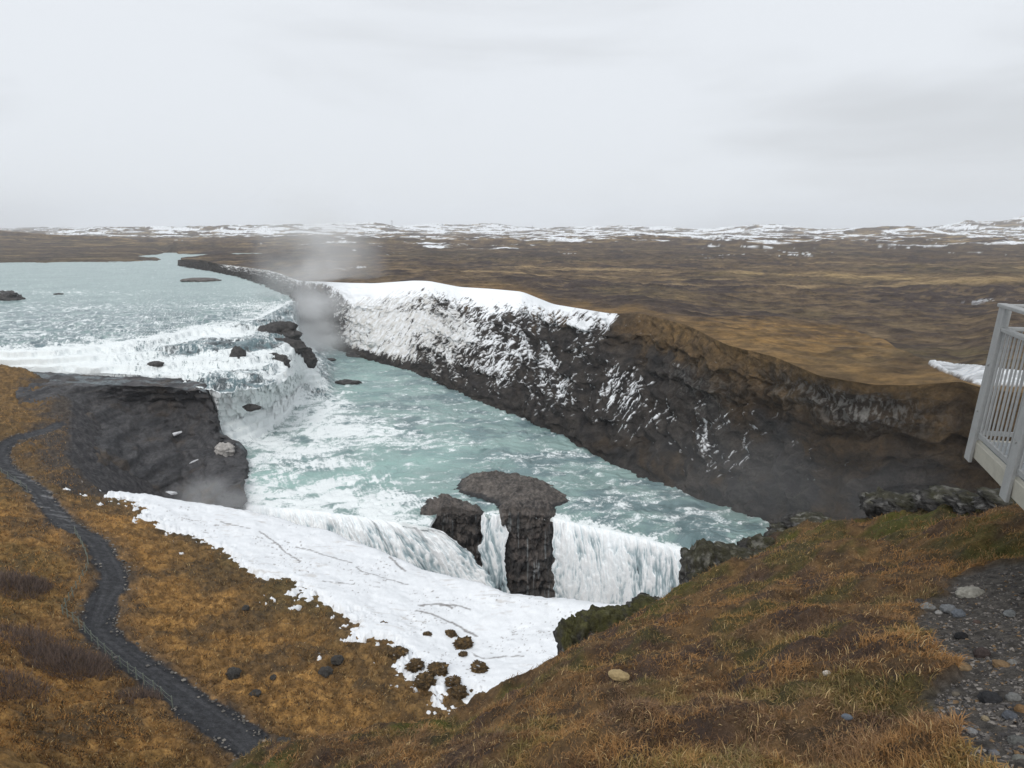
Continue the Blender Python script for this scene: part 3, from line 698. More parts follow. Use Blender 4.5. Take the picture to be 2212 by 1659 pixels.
C = mix(C, mix((.040, .041, .045), (.070, .071, .075), n01(1.2 * fbm(dp / .5, y / 9, 3, 342)) * sst(1.6, .6, dp)), pth)
wetp = pth * sst(.62, .85, n01(fbm(x / 3, y / 1.0, 4, 341))) * np.exp(-((y - 92) / 9) ** 2)
C = mix(C, (.20, .20, .205), np.clip(wetp * .9, 0, 1))
nrhill = sst(86, 100, y) * (bx[None] < -.60)
C = mix(C, mix((.10, .066, .034), (.20, .125, .052), g2), nrhill * .8 * (1 - pth))
sd2 = seg_dist(x, y, LIMW[4:10]); C = mix(C, (.060, .056, .054), sst(7, 2, sd2 + 3 * fbm(x / 4, y / 4, 4, 361)) * .85 * (1 - pth))
C = mix(C, mix((.045, .044, .047), (.095, .090, .09), g2), sst(.6, -.8, dl + .6 * fbm(x / 2, y / 2, 3, 363)) * (1 - pth))
# drift edge of rock at the brink
grid_keep = (rr[:-1] + 0 * x[:-1])[:, :-1] > 0
outside = (dl[:-1, :-1] > -26)
hillside = tag(grid_mesh('hillside', np.stack([x, y, zb], -1), M_slope, C, keep=outside), 'tawny grass slope falling to the gorge with a dark footpath across it', None, None, 'structure')

# snow sheet: its own surface, thinning out to nothing at a ragged edge
th = np.clip(sst(-.4, 3.0, smask) * 1.0 + .55 * sst(0.2, .6, stray), 0, 1)
zsn = zs + np.where(th > .02, -.32 + th * .86, -.6) + .30 * fbm(x / 8, y / 8, 4, 343) * th - .10 * sst(.6, .9, n01(fbm(x / 3.5, y / 3.5, 3, 344))) * th + .05 * fbm(x / 1.2, y / 1.2, 3, 345) * th
zsn = zsn - sst(-.2, -1.4, dl) * 6
Cs = np.broadcast_to(np.array([.84, .86, .88]), x.shape + (3,)).copy()
dirt = sst(.72, .95, n01(fbm(x / 2.2 + .8 * fbm(x / 6, y / 6, 2, 347), y / .5, 4, 349))) * sst(.45, .8, n01(fbm(x / 12, y / 12, 3, 351)))
Cs = mix(Cs, (.52, .48, .44), dirt * .55)
flk = sst(.88, .95, n01(1.1 * fbm(x / .55 + fbm(x / 3, y / 3, 2, 355), y / .22, 3, 357))) * sst(.45, .75, n01(fbm(x / 7, y / 7, 3, 359)))
Cs = mix(Cs, (.20, .17, .15), flk * .7)
for dark_line, wd in (([(952, 1310), (985, 1305), (1015, 1310)], .10), ([(1040 - 130, 1313), (935, 1306), (960, 1307), (976, 1312)], .16), ([(900, 1330), (960, 1342), (985, 1350), (1010, 1362), (1030, 1372)], .13),
                  ([(640, 1195), (700, 1212), (760, 1225)], .08), ([(1020, 1420), (1050, 1432), (1090, 1425), (1130, 1428)], .06), ([(770, 1235), (800, 1250), (880, 1262)], .06),
                  ([(560, 1165), (590, 1185), (620, 1212), (650, 1240)], .06), ([(700, 1288), (730, 1284), (765, 1285)], .08), ([(842, 1200), (858, 1215), (875, 1228)], .14), ([(480, 1150), (540, 1160)], .06),
                  ([(545, 1103), (580, 1111), (600, 1118)], .16)):
    c = np.array(dark_line, float); cw = spline(W(c[:, 0], c[:, 1], np.full(len(c), 44.3)), 20)
    d = seg_dist(x, y, cw) + .09 * fbm(x / .7, y / .7, 3, 353)
    Cs = mix(Cs, (.16, .14, .13), sst(wd * 1.5 + .10, wd * .5, d) * .8)  # thin dark lines drawn into the snow colour
keep = (np.maximum(np.maximum(th[:-1, :-1], th[1:, 1:]), np.maximum(th[1:, :-1], th[:-1, 1:])) > .02) & (dl[:-1, :-1] > -4.5)
snowbank = tag(grid_mesh('snow', np.stack([x, y, zsn], -1), M_snow, Cs, keep=keep), 'smooth white snow bank along the brink of the gorge', None, None, 'structure')

# ------------------------------------------------------------------ stones, rocks and tussocks
def icosphere(sub):
    import bmesh
    bm = bmesh.new(); bmesh.ops.create_icosphere(bm, subdivisions=sub, radius=1.0)
    V = np.array([v.co[:] for v in bm.verts]); Fc = np.array([[v.index for v in f.verts] for f in bm.faces]); bm.free()
    return V, Fc
ICO = {k: icosphere(k) for k in (2, 3, 4, 5, 6)}

def lump_shape(sub, size, seed, rough=.35, freq=1.4, flat=.0, facet=0.0):
    V, Fc = ICO[sub]; d = fbm3(V * freq + seed * 3.7, 5, seed)
    R = 1 + rough * d
    if facet:
        st = fbm3(V * 1.1 + seed, 2, seed + 4); R = R + facet * (np.round(st * 3) / 3 - st)
    P = V * R[:, None] * np.asarray(size, float)
    if flat: P[:, 2] = np.where(P[:, 2] < -size[2] * flat, -size[2] * flat + (P[:, 2] + size[2] * flat) * .15, P[:, 2])
    return P, Fc, d, V

def lump(name, loc, size, seed, mat, colf, label, cat, group=None, sub=4, rough=.35, freq=1.4, rotz=0.0, facet=0.0, tilt=(0, 0), parent=None, shag=0):
    P, Fc, d, V = lump_shape(sub, size, seed, rough, freq, 0, facet)
    if shag: P = P * (1 + shag * np.random.default_rng(seed).normal(0, 1, (len(P), 1))) + np.random.default_rng(seed + 1).normal(0, shag * .35, P.shape) * np.asarray(size)
    C = colf(P / np.asarray(size), d, V, seed)
    n = len(Fc)
    o = raw_mesh(name, P, Fc.ravel(), np.arange(n) * 3, np.full(n, 3), mat, C, True, parent)
    o.location = loc; o.rotation_euler = (tilt[0], tilt[1], rotz)
    if label: tag(o, label, cat, group)
    return o

def c_basalt(p, d, V, s):
    return mix((.040, .039, .041), (.085, .078, .072), n01(fbm3(V * 5 + s, 4, s)))
def c_islet(p, d, V, s):
    return mix((.095, .085, .078), (.17, .15, .135), n01(fbm3(V * 9 + s, 4, s)))
def c_snowrock(p, d, V, s):
    return mix(c_basalt(p, d, V, s), (.85, .87, .9), sst(.25, .45, fbm3(V * 2.2 + s, 3, s)) * sst(.1, .5, V[:, 2]))
def c_tuss(p, d, V, s):
    c = mix((.085, .055, .028), (.27, .17, .07), n01(fbm3(V * 9 + s, 4, s)))
    c = mix(c, (.055, .043, .03), sst(.3, .6, n01(fbm3(V * 2.5 + s, 3, s + 1))) * .6)
    return mix(c, (.80, .82, .85), sst(.45, .65, fbm3(V * 2.2 + s * 1.3, 4, s + 2)) * sst(.2, .6, V[:, 2]) * .9)
def plain(c, v=.2):
    c = np.array(c)
    return lambda p, d, V, s: c[None] * (1 + v * np.clip(fbm3(V * 4 + s, 4, s), -1, 1))[:, None]

def at_slope(px, py, h0=40.0):
    h = h0
    for _ in range(12):
        p = W(px, py, h); zz, _d = slope_z(p[0:1], p[1:2]); h = .5 * h + .5 * (CAMZ - float(zz[0]))
    return W(px, py, h)

# rocks standing in the river and the rapids: bearing, dip, depth, half-size, label
ROCKS = [
 (431, 606, 27.9, (11, 8, 1.6), c_islet, 'low flat grey islet alone in the calm upper river', 'islet', .22),
 (12, 646, 27.9, (7, 5, 3.2), c_snowrock, 'dark rock flecked with snow in the upper river at the frame edge', 'rock', .35),
 (126, 636, 28.1, (2.2, 1.2, .6), c_basalt, 'small dark rock breaking the open upper river surface', 'rock', .3),
 (604, 724, 31.0, (6.2, 3.5, 4.0), c_basalt, 'largest black rock at the brink of the white rapids', 'rock', .45),
 (606, 754, 33.8, (6.4, 2.5, 2.8), c_basalt, 'long black rock below the largest rock at the rapids brink', 'rock', .45),
 (514, 779, 32.6, (2.2, 1.8, 3.6), c_basalt, 'upright narrow black rock in the middle of the white rapids', 'rock', .35),
 (597, 784, 34.2, (3.6, 1.8, 2.4), c_basalt, 'rounded black rock just above the second white drop', 'rock', .4),
 (660, 776, 39.0, (3.4, 2.4, 3.2), c_basalt, 'dark rock at the foot of the rapids beside the misty chasm', 'rock', .4),
 (335, 787, 31.6, (2.0, 1.4, .7), c_basalt, 'small dark rock in the long left band of white water', 'rock', .35),
 (752, 829, 48.0, (4.0, 2.2, 1.2), c_basalt, 'low dark rock alone in the turquoise pool below the rapids', 'rock', .4),
 (712, 777, 48.0, (2.6, 1.6, .6), c_basalt, 'thin dark rock in the gorge water close to the mist', 'rock', .35),
 (786, 768, 48.0, (8, 4.0, 2.4), c_snowrock, 'flat rock shelf with snow at the foot of the icy wall', 'rock', .35),
 (545, 880, 39.4, (2.0, 1.0, .8), c_basalt, 'small arched rock in the steep white drop', 'rock', .4)]
for i, (px, py, h, sz, cf, lab, cat, ro) in enumerate(ROCKS):
    p = W(px, py, h)
    lump('river_rock' if cat == 'rock' else 'islet', p, sz, 11 + i, M_rock, cf, lab, cat, 'rocks in the river' if cat == 'rock' else None, 5 if sz[0] > 3 else 4, ro, 1.5, random.uniform(-.3, .3), .35)

# midstream outcrop that splits the lower fall: island top and two pillars, one body
def outcrop():
    OUT = {  # bearing: back, crest, front crest, brink, then down the face
     912:  [(1100, 49.2), (1104, 49.0), (1114, 49.2), (1132, 50.2), (1180, 56), (1250, 63), (1330, 73)],
     930:  [(1078, 48.4), (1088, 47.8), (1100, 47.9), (1120, 49.4), (1170, 55), (1245, 62.6), (1345, 73)],
     962:  [(1066, 48.4), (1078, 47.2), (1095, 47.2), (1112, 49.0), (1165, 54.8), (1245, 62.6), (1348, 73.5)],
     995:  [(1080, 48.5), (1088, 47.5), (1098, 47.4), (1112, 48.7), (1165, 54.5), (1245, 62.4), (1348, 73.2)],
     1030: [(1092, 48.6), (1097, 47.7), (1103, 47.6), (1113, 48.6), (1165, 54.3), (1245, 62), (1348, 73)],
     1046: [(1100, 49.4), (1103, 49.2), (1108, 49.2), (1118, 50.0), (1170, 55), (1250, 62), (1350, 72)],
     1058: [(1106, 51), (1110, 51), (1116, 51.2), (1126, 52), (1176, 56.5), (1255, 63), (1352, 72.5)],
     1082: [(1106, 51), (1110, 51), (1116, 51.2), (1126, 52), (1176, 56.5), (1255, 63), (1352, 72.5)],
     1092: [(1088, 48.6), (1094, 47.6), (1102, 47.8), (1114, 48.8), (1168, 54), (1250, 61), (1350, 71)],
     1110: [(1080, 48.4), (1086, 46.9), (1096, 47.0), (1110, 48.2), (1166, 53.4), (1248, 60.6), (1348, 70.6)],
     1150: [(1080, 48.4), (1085, 46.8), (1096, 46.9), (1110, 48.0), (1166, 53.2), (1248, 60.4), (1348, 70.6)],
     1178: [(1080, 48.4), (1086, 47.0), (1097, 47.2), (1112, 48.4), (1168, 53.8), (1250, 61), (1350, 71)],
     1192: [(1096, 48.8), (1100, 48.6), (1106, 48.7), (1120, 49.6), (1174, 55), (1254, 62), (1352, 72)],
     1206: [(1112, 51), (1114, 51), (1120, 51), (1134, 52), (1184, 57), (1262, 64), (1358, 73)]}
    k = np.array(sorted(OUT)); t = np.array([OUT[a] for a in k], float); pc = np.arange(912, 1206, .9); n = t.shape[1]
    rp = np.stack([smooth_tab(np.interp(pc, k, t[:, j, 0]), np.ones(5) / 5) for j in range(n)]); rh_ = np.stack([smooth_tab(np.interp(pc, k, t[:, j, 1]), np.ones(5) / 5) for j in range(n)])
    tl = np.linspace(0, n - 1, 260); i = np.clip(tl.astype(int), 0, n - 2); f = (tl - i)[:, None]
    wid = 1 + .20 * sst(4.3, 2.6, tl)[:, None]; cpx = np.where(pc < 1070, 1000, 1142)[None]
    PX_ = cpx + (pc[None] - cpx) * np.where(pc[None] > 1070, wid, 1 + .25 * (wid - 1))
    P = W(PX_, rp[i] * (1 - f) + rp[i + 1] * f, rh_[i] * (1 - f) + rh_[i + 1] * f)
    x, z = P[..., 0].copy(), P[..., 2].copy(); fc = sst(2.4, 3.4, tl)[:, None]
    zq = z + .5 * fbm(x / 3, z / 3, 3, 421); lq = (zq / 2.1) % 1
    P[..., 1] -= fc * (1.1 * fbm(x / 2.2, z / 4, 6, 401, .6) + .9 * (ridged(x / 1.6, z / 7, 4, 403) - .5) + .55 * (sst(0, .3, lq) - lq))
    P[..., 2] += (1 - fc) * .45 * fbm(x / 1.4, P[..., 1] / 1.6, 5, 405)
    C = mix((.050, .045, .042), (.15, .125, .11), n01(fbm(x / 1.0, z / 1.6, 6, 407, .6)))
    C = mix(C, (.035, .034, .035), sst(.5, .8, n01(fbm(x / 3, z / 4, 4, 423))) * .7)
    C = mix(C, (.15, .13, .115), (1 - sst(2.8, 4.2, tl)[:, None]) * sst(.35, .8, n01(fbm(x / .5, P[..., 1] / .5, 4, 409))) * .75)
    C = mix(C, (.55, .60, .62), fc * sst(.82, .95, n01(fbm(x / .8, z / 9, 4, 411))) * .35)
    return P, C
P, C = outcrop()
oc = tag(grid_mesh('rock_outcrop', P, M_rock, C, flip=True), 'dark rock outcrop with two pillars splitting the lower fall', 'rock outcrop')
ISL = np.array([(990, 1052), (1000, 1034), (1035, 1023), (1085, 1021), (1125, 1027), (1168, 1039), (1203, 1057), (1228, 1077), (1216, 1086), (1196, 1089), (1184, 1097), (1140, 1101), (1096, 1098), (1086, 1090), (1066, 1077), (1040, 1068), (1010, 1063)], float)
iw = W(ISL[:, 0], ISL[:, 1], 48.0); iw = spline(np.r_[iw, iw[:1]], 140)
gx_ = np.linspace(iw[:, 0].min() - 1.5, iw[:, 0].max() + 1.5, 210); gy_ = np.linspace(iw[:, 1].min() - 1.5, iw[:, 1].max() + 1.5, 210)
x, y = np.meshgrid(gx_, gy_); d = seg_dist(x, y, iw, True); d = np.where(inside(x, y, iw), d, -d) + .5 * fbm(x / 1.8, y / 1.8, 5, 413)
z = CAMZ - 48.5 + 1.15 * np.sqrt(np.clip(d + .5, 0, 4) / 2.2) + np.clip(d, 0, 1) * (.40 * fbm(x / 2.2, y / 2.2, 6, 415, .6) + .25 * (ridged(x / .8, y / .8, 3, 417) - .5))
C = mix((.060, .054, .050), (.19, .165, .145), n01(.7 * fbm(x / .55, y / .55, 5, 419) + .6 * fbm(x / 3, y / 3, 4, 420))); C = mix(C, (.045, .044, .045), sst(.25, -.1, d))
isl = grid_mesh('crown', np.stack([x, y, z], -1), M_rock, C, keep=(d[:-1, :-1] > -.8))
isl.parent = oc

# boulders on the tawny slope
BOULD = [(504, 1459, .85, 'dark boulder with a flat top alone on the tawny slope beside the footpath bend'), (552, 1502, .60, 'dark boulder below the flat topped boulder on the tawny slope'), (590, 1466, .45, 'smallest dark boulder on the tawny slope, right of the flat topped one'),
         (704, 1457, .9, 'largest dark boulder near the snow edge on the tawny slope'), (729, 1430, .8, 'dark boulder touching the largest boulder near the snow edge'), (531, 1316, .55, 'dark boulder in the upper tussocks below the snow bank'),
         (610, 1612, .75, 'mossy dark boulder at the lower end of the footpath')]
for i, (px, py, s, lab) in enumerate(BOULD):
    p = at_slope(px, py)
    lump('boulder', p + [0, 0, s * .25], (s * .85, s * .72, s * .5), 41 + i, M_rock, plain((.055, .050, .044), .4), lab, 'boulder', 'boulders on the tawny slope', 4, .35, 1.4, random.uniform(0, 3), .3)

# tussocks poking through the snow
TUS = [(828, 1358, .55, 'small brown tussock alone highest up on the open snow'), (922, 1380, .55, 'small brown tussock in the snow left of a close pair'), (973, 1379, .72, 'brown tussock just above the biggest one in the snow'),
       (1000, 1399, 1.05, 'biggest round brown tussock on the snow, flecked with white'), (1000, 1422, .45, 'smallest dark tussock below the biggest one on the snow'), (859, 1421, .95, 'wide brown tussock at the left margin of the snow'),
       (896, 1447, .85, 'horned brown tussock between the snow margin and the double tussock'), (947, 1456, 1.0, 'long double brown tussock on the lower snow'), (978, 1482, .75, 'round brown tussock below the double one'),
       (1035, 1453, .95, 'brown tussock farthest right on the lower snow'), (993, 1502, .75, 'low brown tussock at the lowest tip of the snow'), (916, 1479, .95, 'brown tussock at the lower left snow margin by the grass')]
for i, (px, py, s, lab) in enumerate(TUS):
    p = at_slope(px, py)
    o = lump('tussock', p + [0, 0, .50], (s * 1.0, s * .8, s * .46), 61 + i, M_slope, c_tuss, lab, 'tussock', 'tussocks in the snow', 5, .42, 2.3, random.uniform(0, 3), shag=.10)

# snow lenses and the ice cone on the dark ledge
def at_ledge(px, py):
    c = np.array([np.interp(px, pxl, PYL[j]) for j in range(len(tl_led))]); hh = np.array([np.interp(px, pxl, HL[j]) for j in range(len(tl_led))])
    return W(px, py, np.interp(py, c, hh))
tl_led = PYL
for (px, py, sx, sy, rz, lab) in [(373, 941, 2.4, .42, .35, 'lens shaped white snow patch on the dark ledge'), (425, 995, 1.5, .20, .45, 'thin curved snow patch low on the dark ledge'), (368, 1066, 1.4, .4, 0, 'broken snow patch at the foot of the dark ledge')]:
    p = at_ledge(px, py); 
    lump('snow_patch', p + [0, -.25, .15], (sx, .55, sy), int(px), M_snow, plain((.62, .63, .65), .08), lab, 'snow patch', None, 5, .30, 2.0, 0, 0, (0, -rz))
p = at_ledge(488, 975)
lump('ice_mound', p + [0, -.5, .3], (2.0, 1.3, 1.7), 93, M_snow, plain((.38, .36, .34), .4), 'dirty pale ice mound at the right edge of the dark ledge', 'ice mound', None, 5, .35, 2.2)

# ------------------------------------------------------------------ fence along the path
def fence(posts, label):
    pts = [at_slope(a, b) for a, b in posts]
    root = empty('fence', pts[0]); tag(root, label, 'fence', 'fences beside the footpath')
    r0 = Vector(pts[0])
    for p in pts:
        m = MB(); q = Vector(p) - r0
        m.tube([q + Vector((0, 0, -.2)), q + Vector((random.uniform(-.04, .04), 0, 1.05))], [.055, .048], 7)
        m.build('post', M_post, root)
    for hgt in (.45, .9):
        m = MB(); prev = None
        for a, b in zip(pts[:-1], pts[1:]):
            A = Vector(a) - r0 + Vector((0, 0, hgt)); B = Vector(b) - r0 + Vector((0, 0, hgt)); mid = (A + B) / 2 + Vector((0, 0, -.05))
            m.tube([A, mid, B], .014, 4)
        m.build('wire', M_wire, root)
fence([(373, 1527), (351, 1507), (334, 1493), (312, 1477), (295, 1464), (278, 1452), (261, 1439), (244, 1427), (228, 1411), (213, 1399), (198, 1383), (184, 1365), (172, 1355), (159, 1343), (147, 1335), (136, 1327)], 'thin post and wire fence along the near stretch of the footpath')
fence([(136, 1327), (143, 1312), (150, 1300), (158, 1288), (166, 1275), (174, 1263), (181, 1250), (188, 1237), (192, 1224), (190, 1212), (186, 1200), (180, 1186), (175, 1175), (169, 1164), (163, 1153)], 'fence that leaves the footpath and crosses the grass inside its bend')
fence([(4, 1024), (18, 1032), (34, 1043), (46, 1052), (59, 1062)], 'short fence beside the farthest bend of the footpath at the frame edge')

rng = np.random.default_rng(91); n = 900
k_ = rng.integers(8, 150, n); tg = np.gradient(PATHW[:, :2], axis=0); tg /= np.linalg.norm(tg, axis=1)[:, None]
sd_ = np.where(rng.uniform(0, 1, n) < .72, 1, -1) * (1.55 + rng.normal(0, .22, n))
rx = PATHW[k_, 0] + tg[k_, 1] * sd_ + rng.normal(0, .25, n); ry = PATHW[k_, 1] - tg[k_, 0] * sd_ + rng.normal(0, .25, n); rz, _ = slope_z(rx, ry)
V0 = np.array([(1, 0, 0), (-1, 0, 0), (0, 1, 0), (0, -1, 0), (0, 0, 1), (0, 0, -1)], float); F0 = np.array([(0, 2, 4), (2, 1, 4), (1, 3, 4), (3, 0, 4), (2, 0, 5), (1, 2, 5), (3, 1, 5), (0, 3, 5)])
V = V0[None] * rng.uniform(.6, 1.3, (n, 6, 1)) * np.array([1, .9, .7]) * (.06 + .16 * rng.uniform(0, 1, n) ** 2.5)[:, None, None] + np.stack([rx, ry, rz + .02], -1)[:, None]
Fg = (np.arange(n)[:, None, None] * 6 + F0[None]).reshape(-1, 3)
tag(raw_mesh('rubble', V.reshape(-1, 3), Fg.ravel(), np.arange(len(Fg)) * 3, np.full(len(Fg), 3), M_stone, np.repeat(mix((.06, .058, .056), (.26, .24, .21), rng.uniform(0, 1, n)), 6, 0), False), 'loose rubble along both edges of the footpath', None, None, 'stuff')

# ------------------------------------------------------------------ bare shrubs on the left
def shrub(px, py, rad, hgt, n, seed, label):
    rng = np.random.default_rng(seed); base = at_slope(px, py, 36)
    root = empty('shrub', base); tag(root, label, 'shrub', 'bare shrubs on the left slope')
    nt_ = n; a = rng.uniform(0, 2 * np.pi, nt_); rr_ = np.sqrt(rng.uniform(0, 1, nt_)) * rad
    bx_ = np.stack([np.cos(a) * rr_, np.sin(a) * rr_ * .9], -1)
    zz, _ = slope_z(base[0] + bx_[:, 0], base[1] + bx_[:, 1]); bz = zz - base[2]
    dome = np.clip(1 - (rr_ / rad) ** 2, .0, 1) ** .6 * hgt * (.75 + .55 * fbm(bx_[:, 0] / (rad * .35) + seed, bx_[:, 1] / (rad * .35), 3, seed)) + .25
    pcs_v = []; pcs_f = []; cols = []; k = 0
    start = np.stack([bx_[:, 0], bx_[:, 1], bz], -1)
    lean = np.stack([np.cos(a) * .35 * rr_ / rad, np.sin(a) * .35 * rr_ / rad, np.ones(nt_)], -1) + rng.normal(0, .34, (nt_, 3)); lean /= np.linalg.norm(lean, axis=1)[:, None]
    start = start + lean * (rng.uniform(.0, .55, nt_) * dome)[:, None]
    tipv = start + lean * (dome * rng.uniform(.35, .62, nt_) + rng.exponential(.14, nt_))[:, None]
    side = np.cross(lean, rng.normal(0, 1, (nt_, 3))); side /= np.linalg.norm(side, axis=1)[:, None]
    w = rng.uniform(.009, .020, nt_)[:, None]
    midp = (start + tipv) / 2 + rng.normal(0, .05, (nt_, 3))
    V = np.stack([start - side * w, start + side * w, midp + side * w * .7, midp - side * w * .7, tipv], 1).reshape(-1, 3)
    b = np.arange(nt_)[:, None] * 5
    loops = np.c_[b + [[0, 1, 2, 3]], b + [[3, 2, 4]]].ravel()
    starts = np.stack([np.arange(nt_) * 7, np.arange(nt_) * 7 + 4], -1).ravel(); tot = np.tile([4, 3], nt_)
    cc = mix((.085, .066, .063), (.26, .185, .14), rng.uniform(0, 1, nt_) ** 1.4); cc = np.repeat(cc, 5, 0)
    raw_mesh('branches', V, loops, starts, tot, M_twig, cc, False, root)
    m = MB()
    for j in range(9):
        aa = rng.uniform(0, 6.28); q = Vector((math.cos(aa) * rad * .35, math.sin(aa) * rad * .35, hgt * .6)); m.tube([(0, 0, -.1), q * .5 + Vector((0, 0, .1)), q], [.05, .035, .015], 5)
    m.build('stems', M_twig_p, root)
M_twig_p = flat_mat('shrub_stem', (.07, .05, .045), 0.9, 0, 0.2, 8)
shrub(150, 1440, 3.4, 2.0, 4200, 501, 'biggest bare purple brown shrub, low on the left slope')
shrub(60, 1395, 3.0, 1.7, 3000, 502, 'bare shrub just above the biggest one at the left')
shrub(20, 1270, 3.2, 1.9, 3000, 503, 'tall bare shrub at the left frame edge above the others')
shrub(72, 1268, 1.6, 1.2, 1200, 504, 'small bare shrub right of the tall one at the frame edge')
shrub(305, 1512, 1.6, .9, 1200, 505, 'low bare shrub touching the near fence')
shrub(20, 1490, 2.6, 1.4, 2200, 506, 'spreading bare shrub below the biggest one, nearest the lower left corner')

# ------------------------------------------------------------------ dry grass on the slope
def blades(name, base, length, width, lean, col, mat, seed, label, bend=.45):
    rng = np.random.default_rng(seed); n = len(base)
    d = np.stack([rng.normal(0, 1, n), rng.normal(0, 1, n), np.zeros(n)], -1); d = d / (np.linalg.norm(d, axis=1)[:, None] + 1e-6)
    d = d * lean[0] + np.array(lean[1]); up = np.array([0, 0, 1.0])
    t1 = up + d * .5; t1 /= np.linalg.norm(t1, axis=1)[:, None]
    t2 = up * (1 - bend) + d; t2 /= np.linalg.norm(t2, axis=1)[:, None]
    s = np.cross(t1, rng.normal(0, 1, (n, 3))); s /= np.linalg.norm(s, axis=1)[:, None]
    L = length[:, None]; w = width[:, None] * .5
    m = base + t1 * L * .5; tip = m + t2 * L * .5
    V = np.stack([base - s * w, base + s * w, m + s * w * .75, m - s * w * .75, tip], 1).reshape(-1, 3)
    b = np.arange(n)[:, None] * 5
    loops = np.c_[b + [[0, 1, 2, 3]], b + [[3, 2, 4]]].ravel()
    starts = np.stack([np.arange(n) * 7, np.arange(n) * 7 + 4], -1).ravel(); tot = np.tile([4, 3], n)
    return tag(raw_mesh(name, V, loops, starts, tot, mat, np.repeat(col, 5, 0), False), label, None, None, 'stuff')

n = 230000
pr = RNG.uniform(-60, 1250, n); an = np.radians(RNG.uniform(17, 49, n)); r_ = 40 / np.tan(an)
gx = (pr - CX) / FPX * (r_ * CP + 40 * SP); gy = r_
gs = seg_dist(gx, gy, snw_w); gs = np.where(inside(gx, gy, SPOLY), gs, -gs) + 2.2 * fbm(gx / 5, gy / 5, 4, 321) + 1.3 * fbm(gx / 1.5, gy / 1.5, 4, 323)
gz, gd = slope_z(gx, gy); gp = seg_dist(gx, gy, PATHW)
clump = n01(fbm(gx / 1.3, gy / 1.3, 3, 371))
ok = (gs < -.2) & (gd > .3) & (gp > 2.2) & (RNG.uniform(0, 1, n) < .25 + .75 * clump)
gx, gy, gz, clump = gx[ok], gy[ok], gz[ok], clump[ok]
tusz = .75 * (ridged(gx / 1.9, gy / 1.9, 3, 329) - .5) + .35 * fbm(gx / 5, gy / 5, 4, 331)
t = n01(fbm(gx / 6, gy / 6, 4, 373) + RNG.normal(0, .35, len(gx)))
wrg = np.clip(sst(560, 330, np.abs(bearing_px(gx, gy, 40) - 780)), 0, 1)
cg = mix((.17, .090, .034), (.58, .315, .10), t); cg = mix(cg, mix((.085, .056, .032), (.26, .165, .07), clump), wrg * .6 + .25 * (1 - clump))
cg = mix(cg, (.075, .052, .032), (RNG.uniform(0, 1, len(gx)) < .22) * 1.0)
cg = mix(cg, (.58, .42, .20), (RNG.uniform(0, 1, len(gx)) < .08) * 1.0)
blades('grass', np.stack([gx, gy, gz + tusz - .05], -1), RNG.uniform(.2, .55, len(gx)) * (.4 + .8 * clump), RNG.uniform(.035, .085, len(gx)), (.75, (.25, -.35, 0)), cg, M_blade, 9, 'dry tawny grass covering the slope around the footpath')

# ================================================================== FOREGROUND HILL
EDGE = [(380, 1790, 5.2), (440, 1730, 5.5), (520, 1661, 5.9), (575, 1622, 6.2), (630, 1601, 6.5), (800, 1574, 6.8), (960, 1553, 7.0), (1020, 1527, 7.2), (1110, 1478, 7.4), (1200, 1432, 7.7), (1290, 1385, 8.1), (1370, 1335, 8.6), (1470, 1290, 9.3),
        (1560, 1238, 9.5), (1640, 1185, 9.8), (1690, 1155, 9.9), (1780, 1126, 9.5), (1870, 1118, 8.8), (2000, 1104, 7.8), (2150, 1092, 6.9), (2300, 1085, 6.0), (2600, 1095, 5.0)]
HC = [(800, 1700, 4.2), (1106, 1700, 3.3), (1500, 1700, 2.65), (1900, 1700, 2.25), (2300, 1700, 2.05), (600, 1700, 5.0), (1100, 1540, 5.4), (1300, 1500, 4.6), (1500, 1500, 4.0), (1900, 1500, 3.15), (2212, 1500, 2.75),
      (900, 1620, 5.2), (1300, 1370, 7.2), (1500, 1350, 6.3), (1700, 1350, 5.2), (1900, 1350, 4.4), (2212, 1350, 3.75), (1500, 1250, 8.6), (1600, 1230, 8.2), (1800, 1230, 6.8), (2000, 1230, 5.8), (2212, 1230, 5.0),
      (1780, 1150, 8.4), (1900, 1135, 7.8), (2100, 1130, 6.6), (2212, 1130, 6.0)]
hw = list(WD(*np.array(EDGE + HC, float).T)) + [np.array(p) for p in [(0, 0, CAMZ - 1.62), (0, -4, CAMZ - 1.4), (4, -1, CAMZ - 1.4), (-3, .5, CAMZ - 2.6), (5, 3, CAMZ - 1.9), (7, 5, CAMZ - 2.1), (-5, 3, CAMZ - 4.0), (9, 0, CAMZ - 1.5)]]
HILL = TPS(np.array(hw), 2e-5)
EW = WD(*np.array(EDGE, float).T)
HPOLY = np.r_[EW[:, :2], [[14, 3], [14, -6], [-6, -6], [-7, 2]]]
def hill_z(x, y):
    zz = HILL(x, y); d = seg_dist(x, y, EW); ins = inside(x, y, HPOLY); out = np.where(ins, 0, d)
    return zz - 1.5 * np.maximum(out - .15, 0) - .5 * np.minimum(out, 1.0) ** 2, np.where(ins, d, -d)

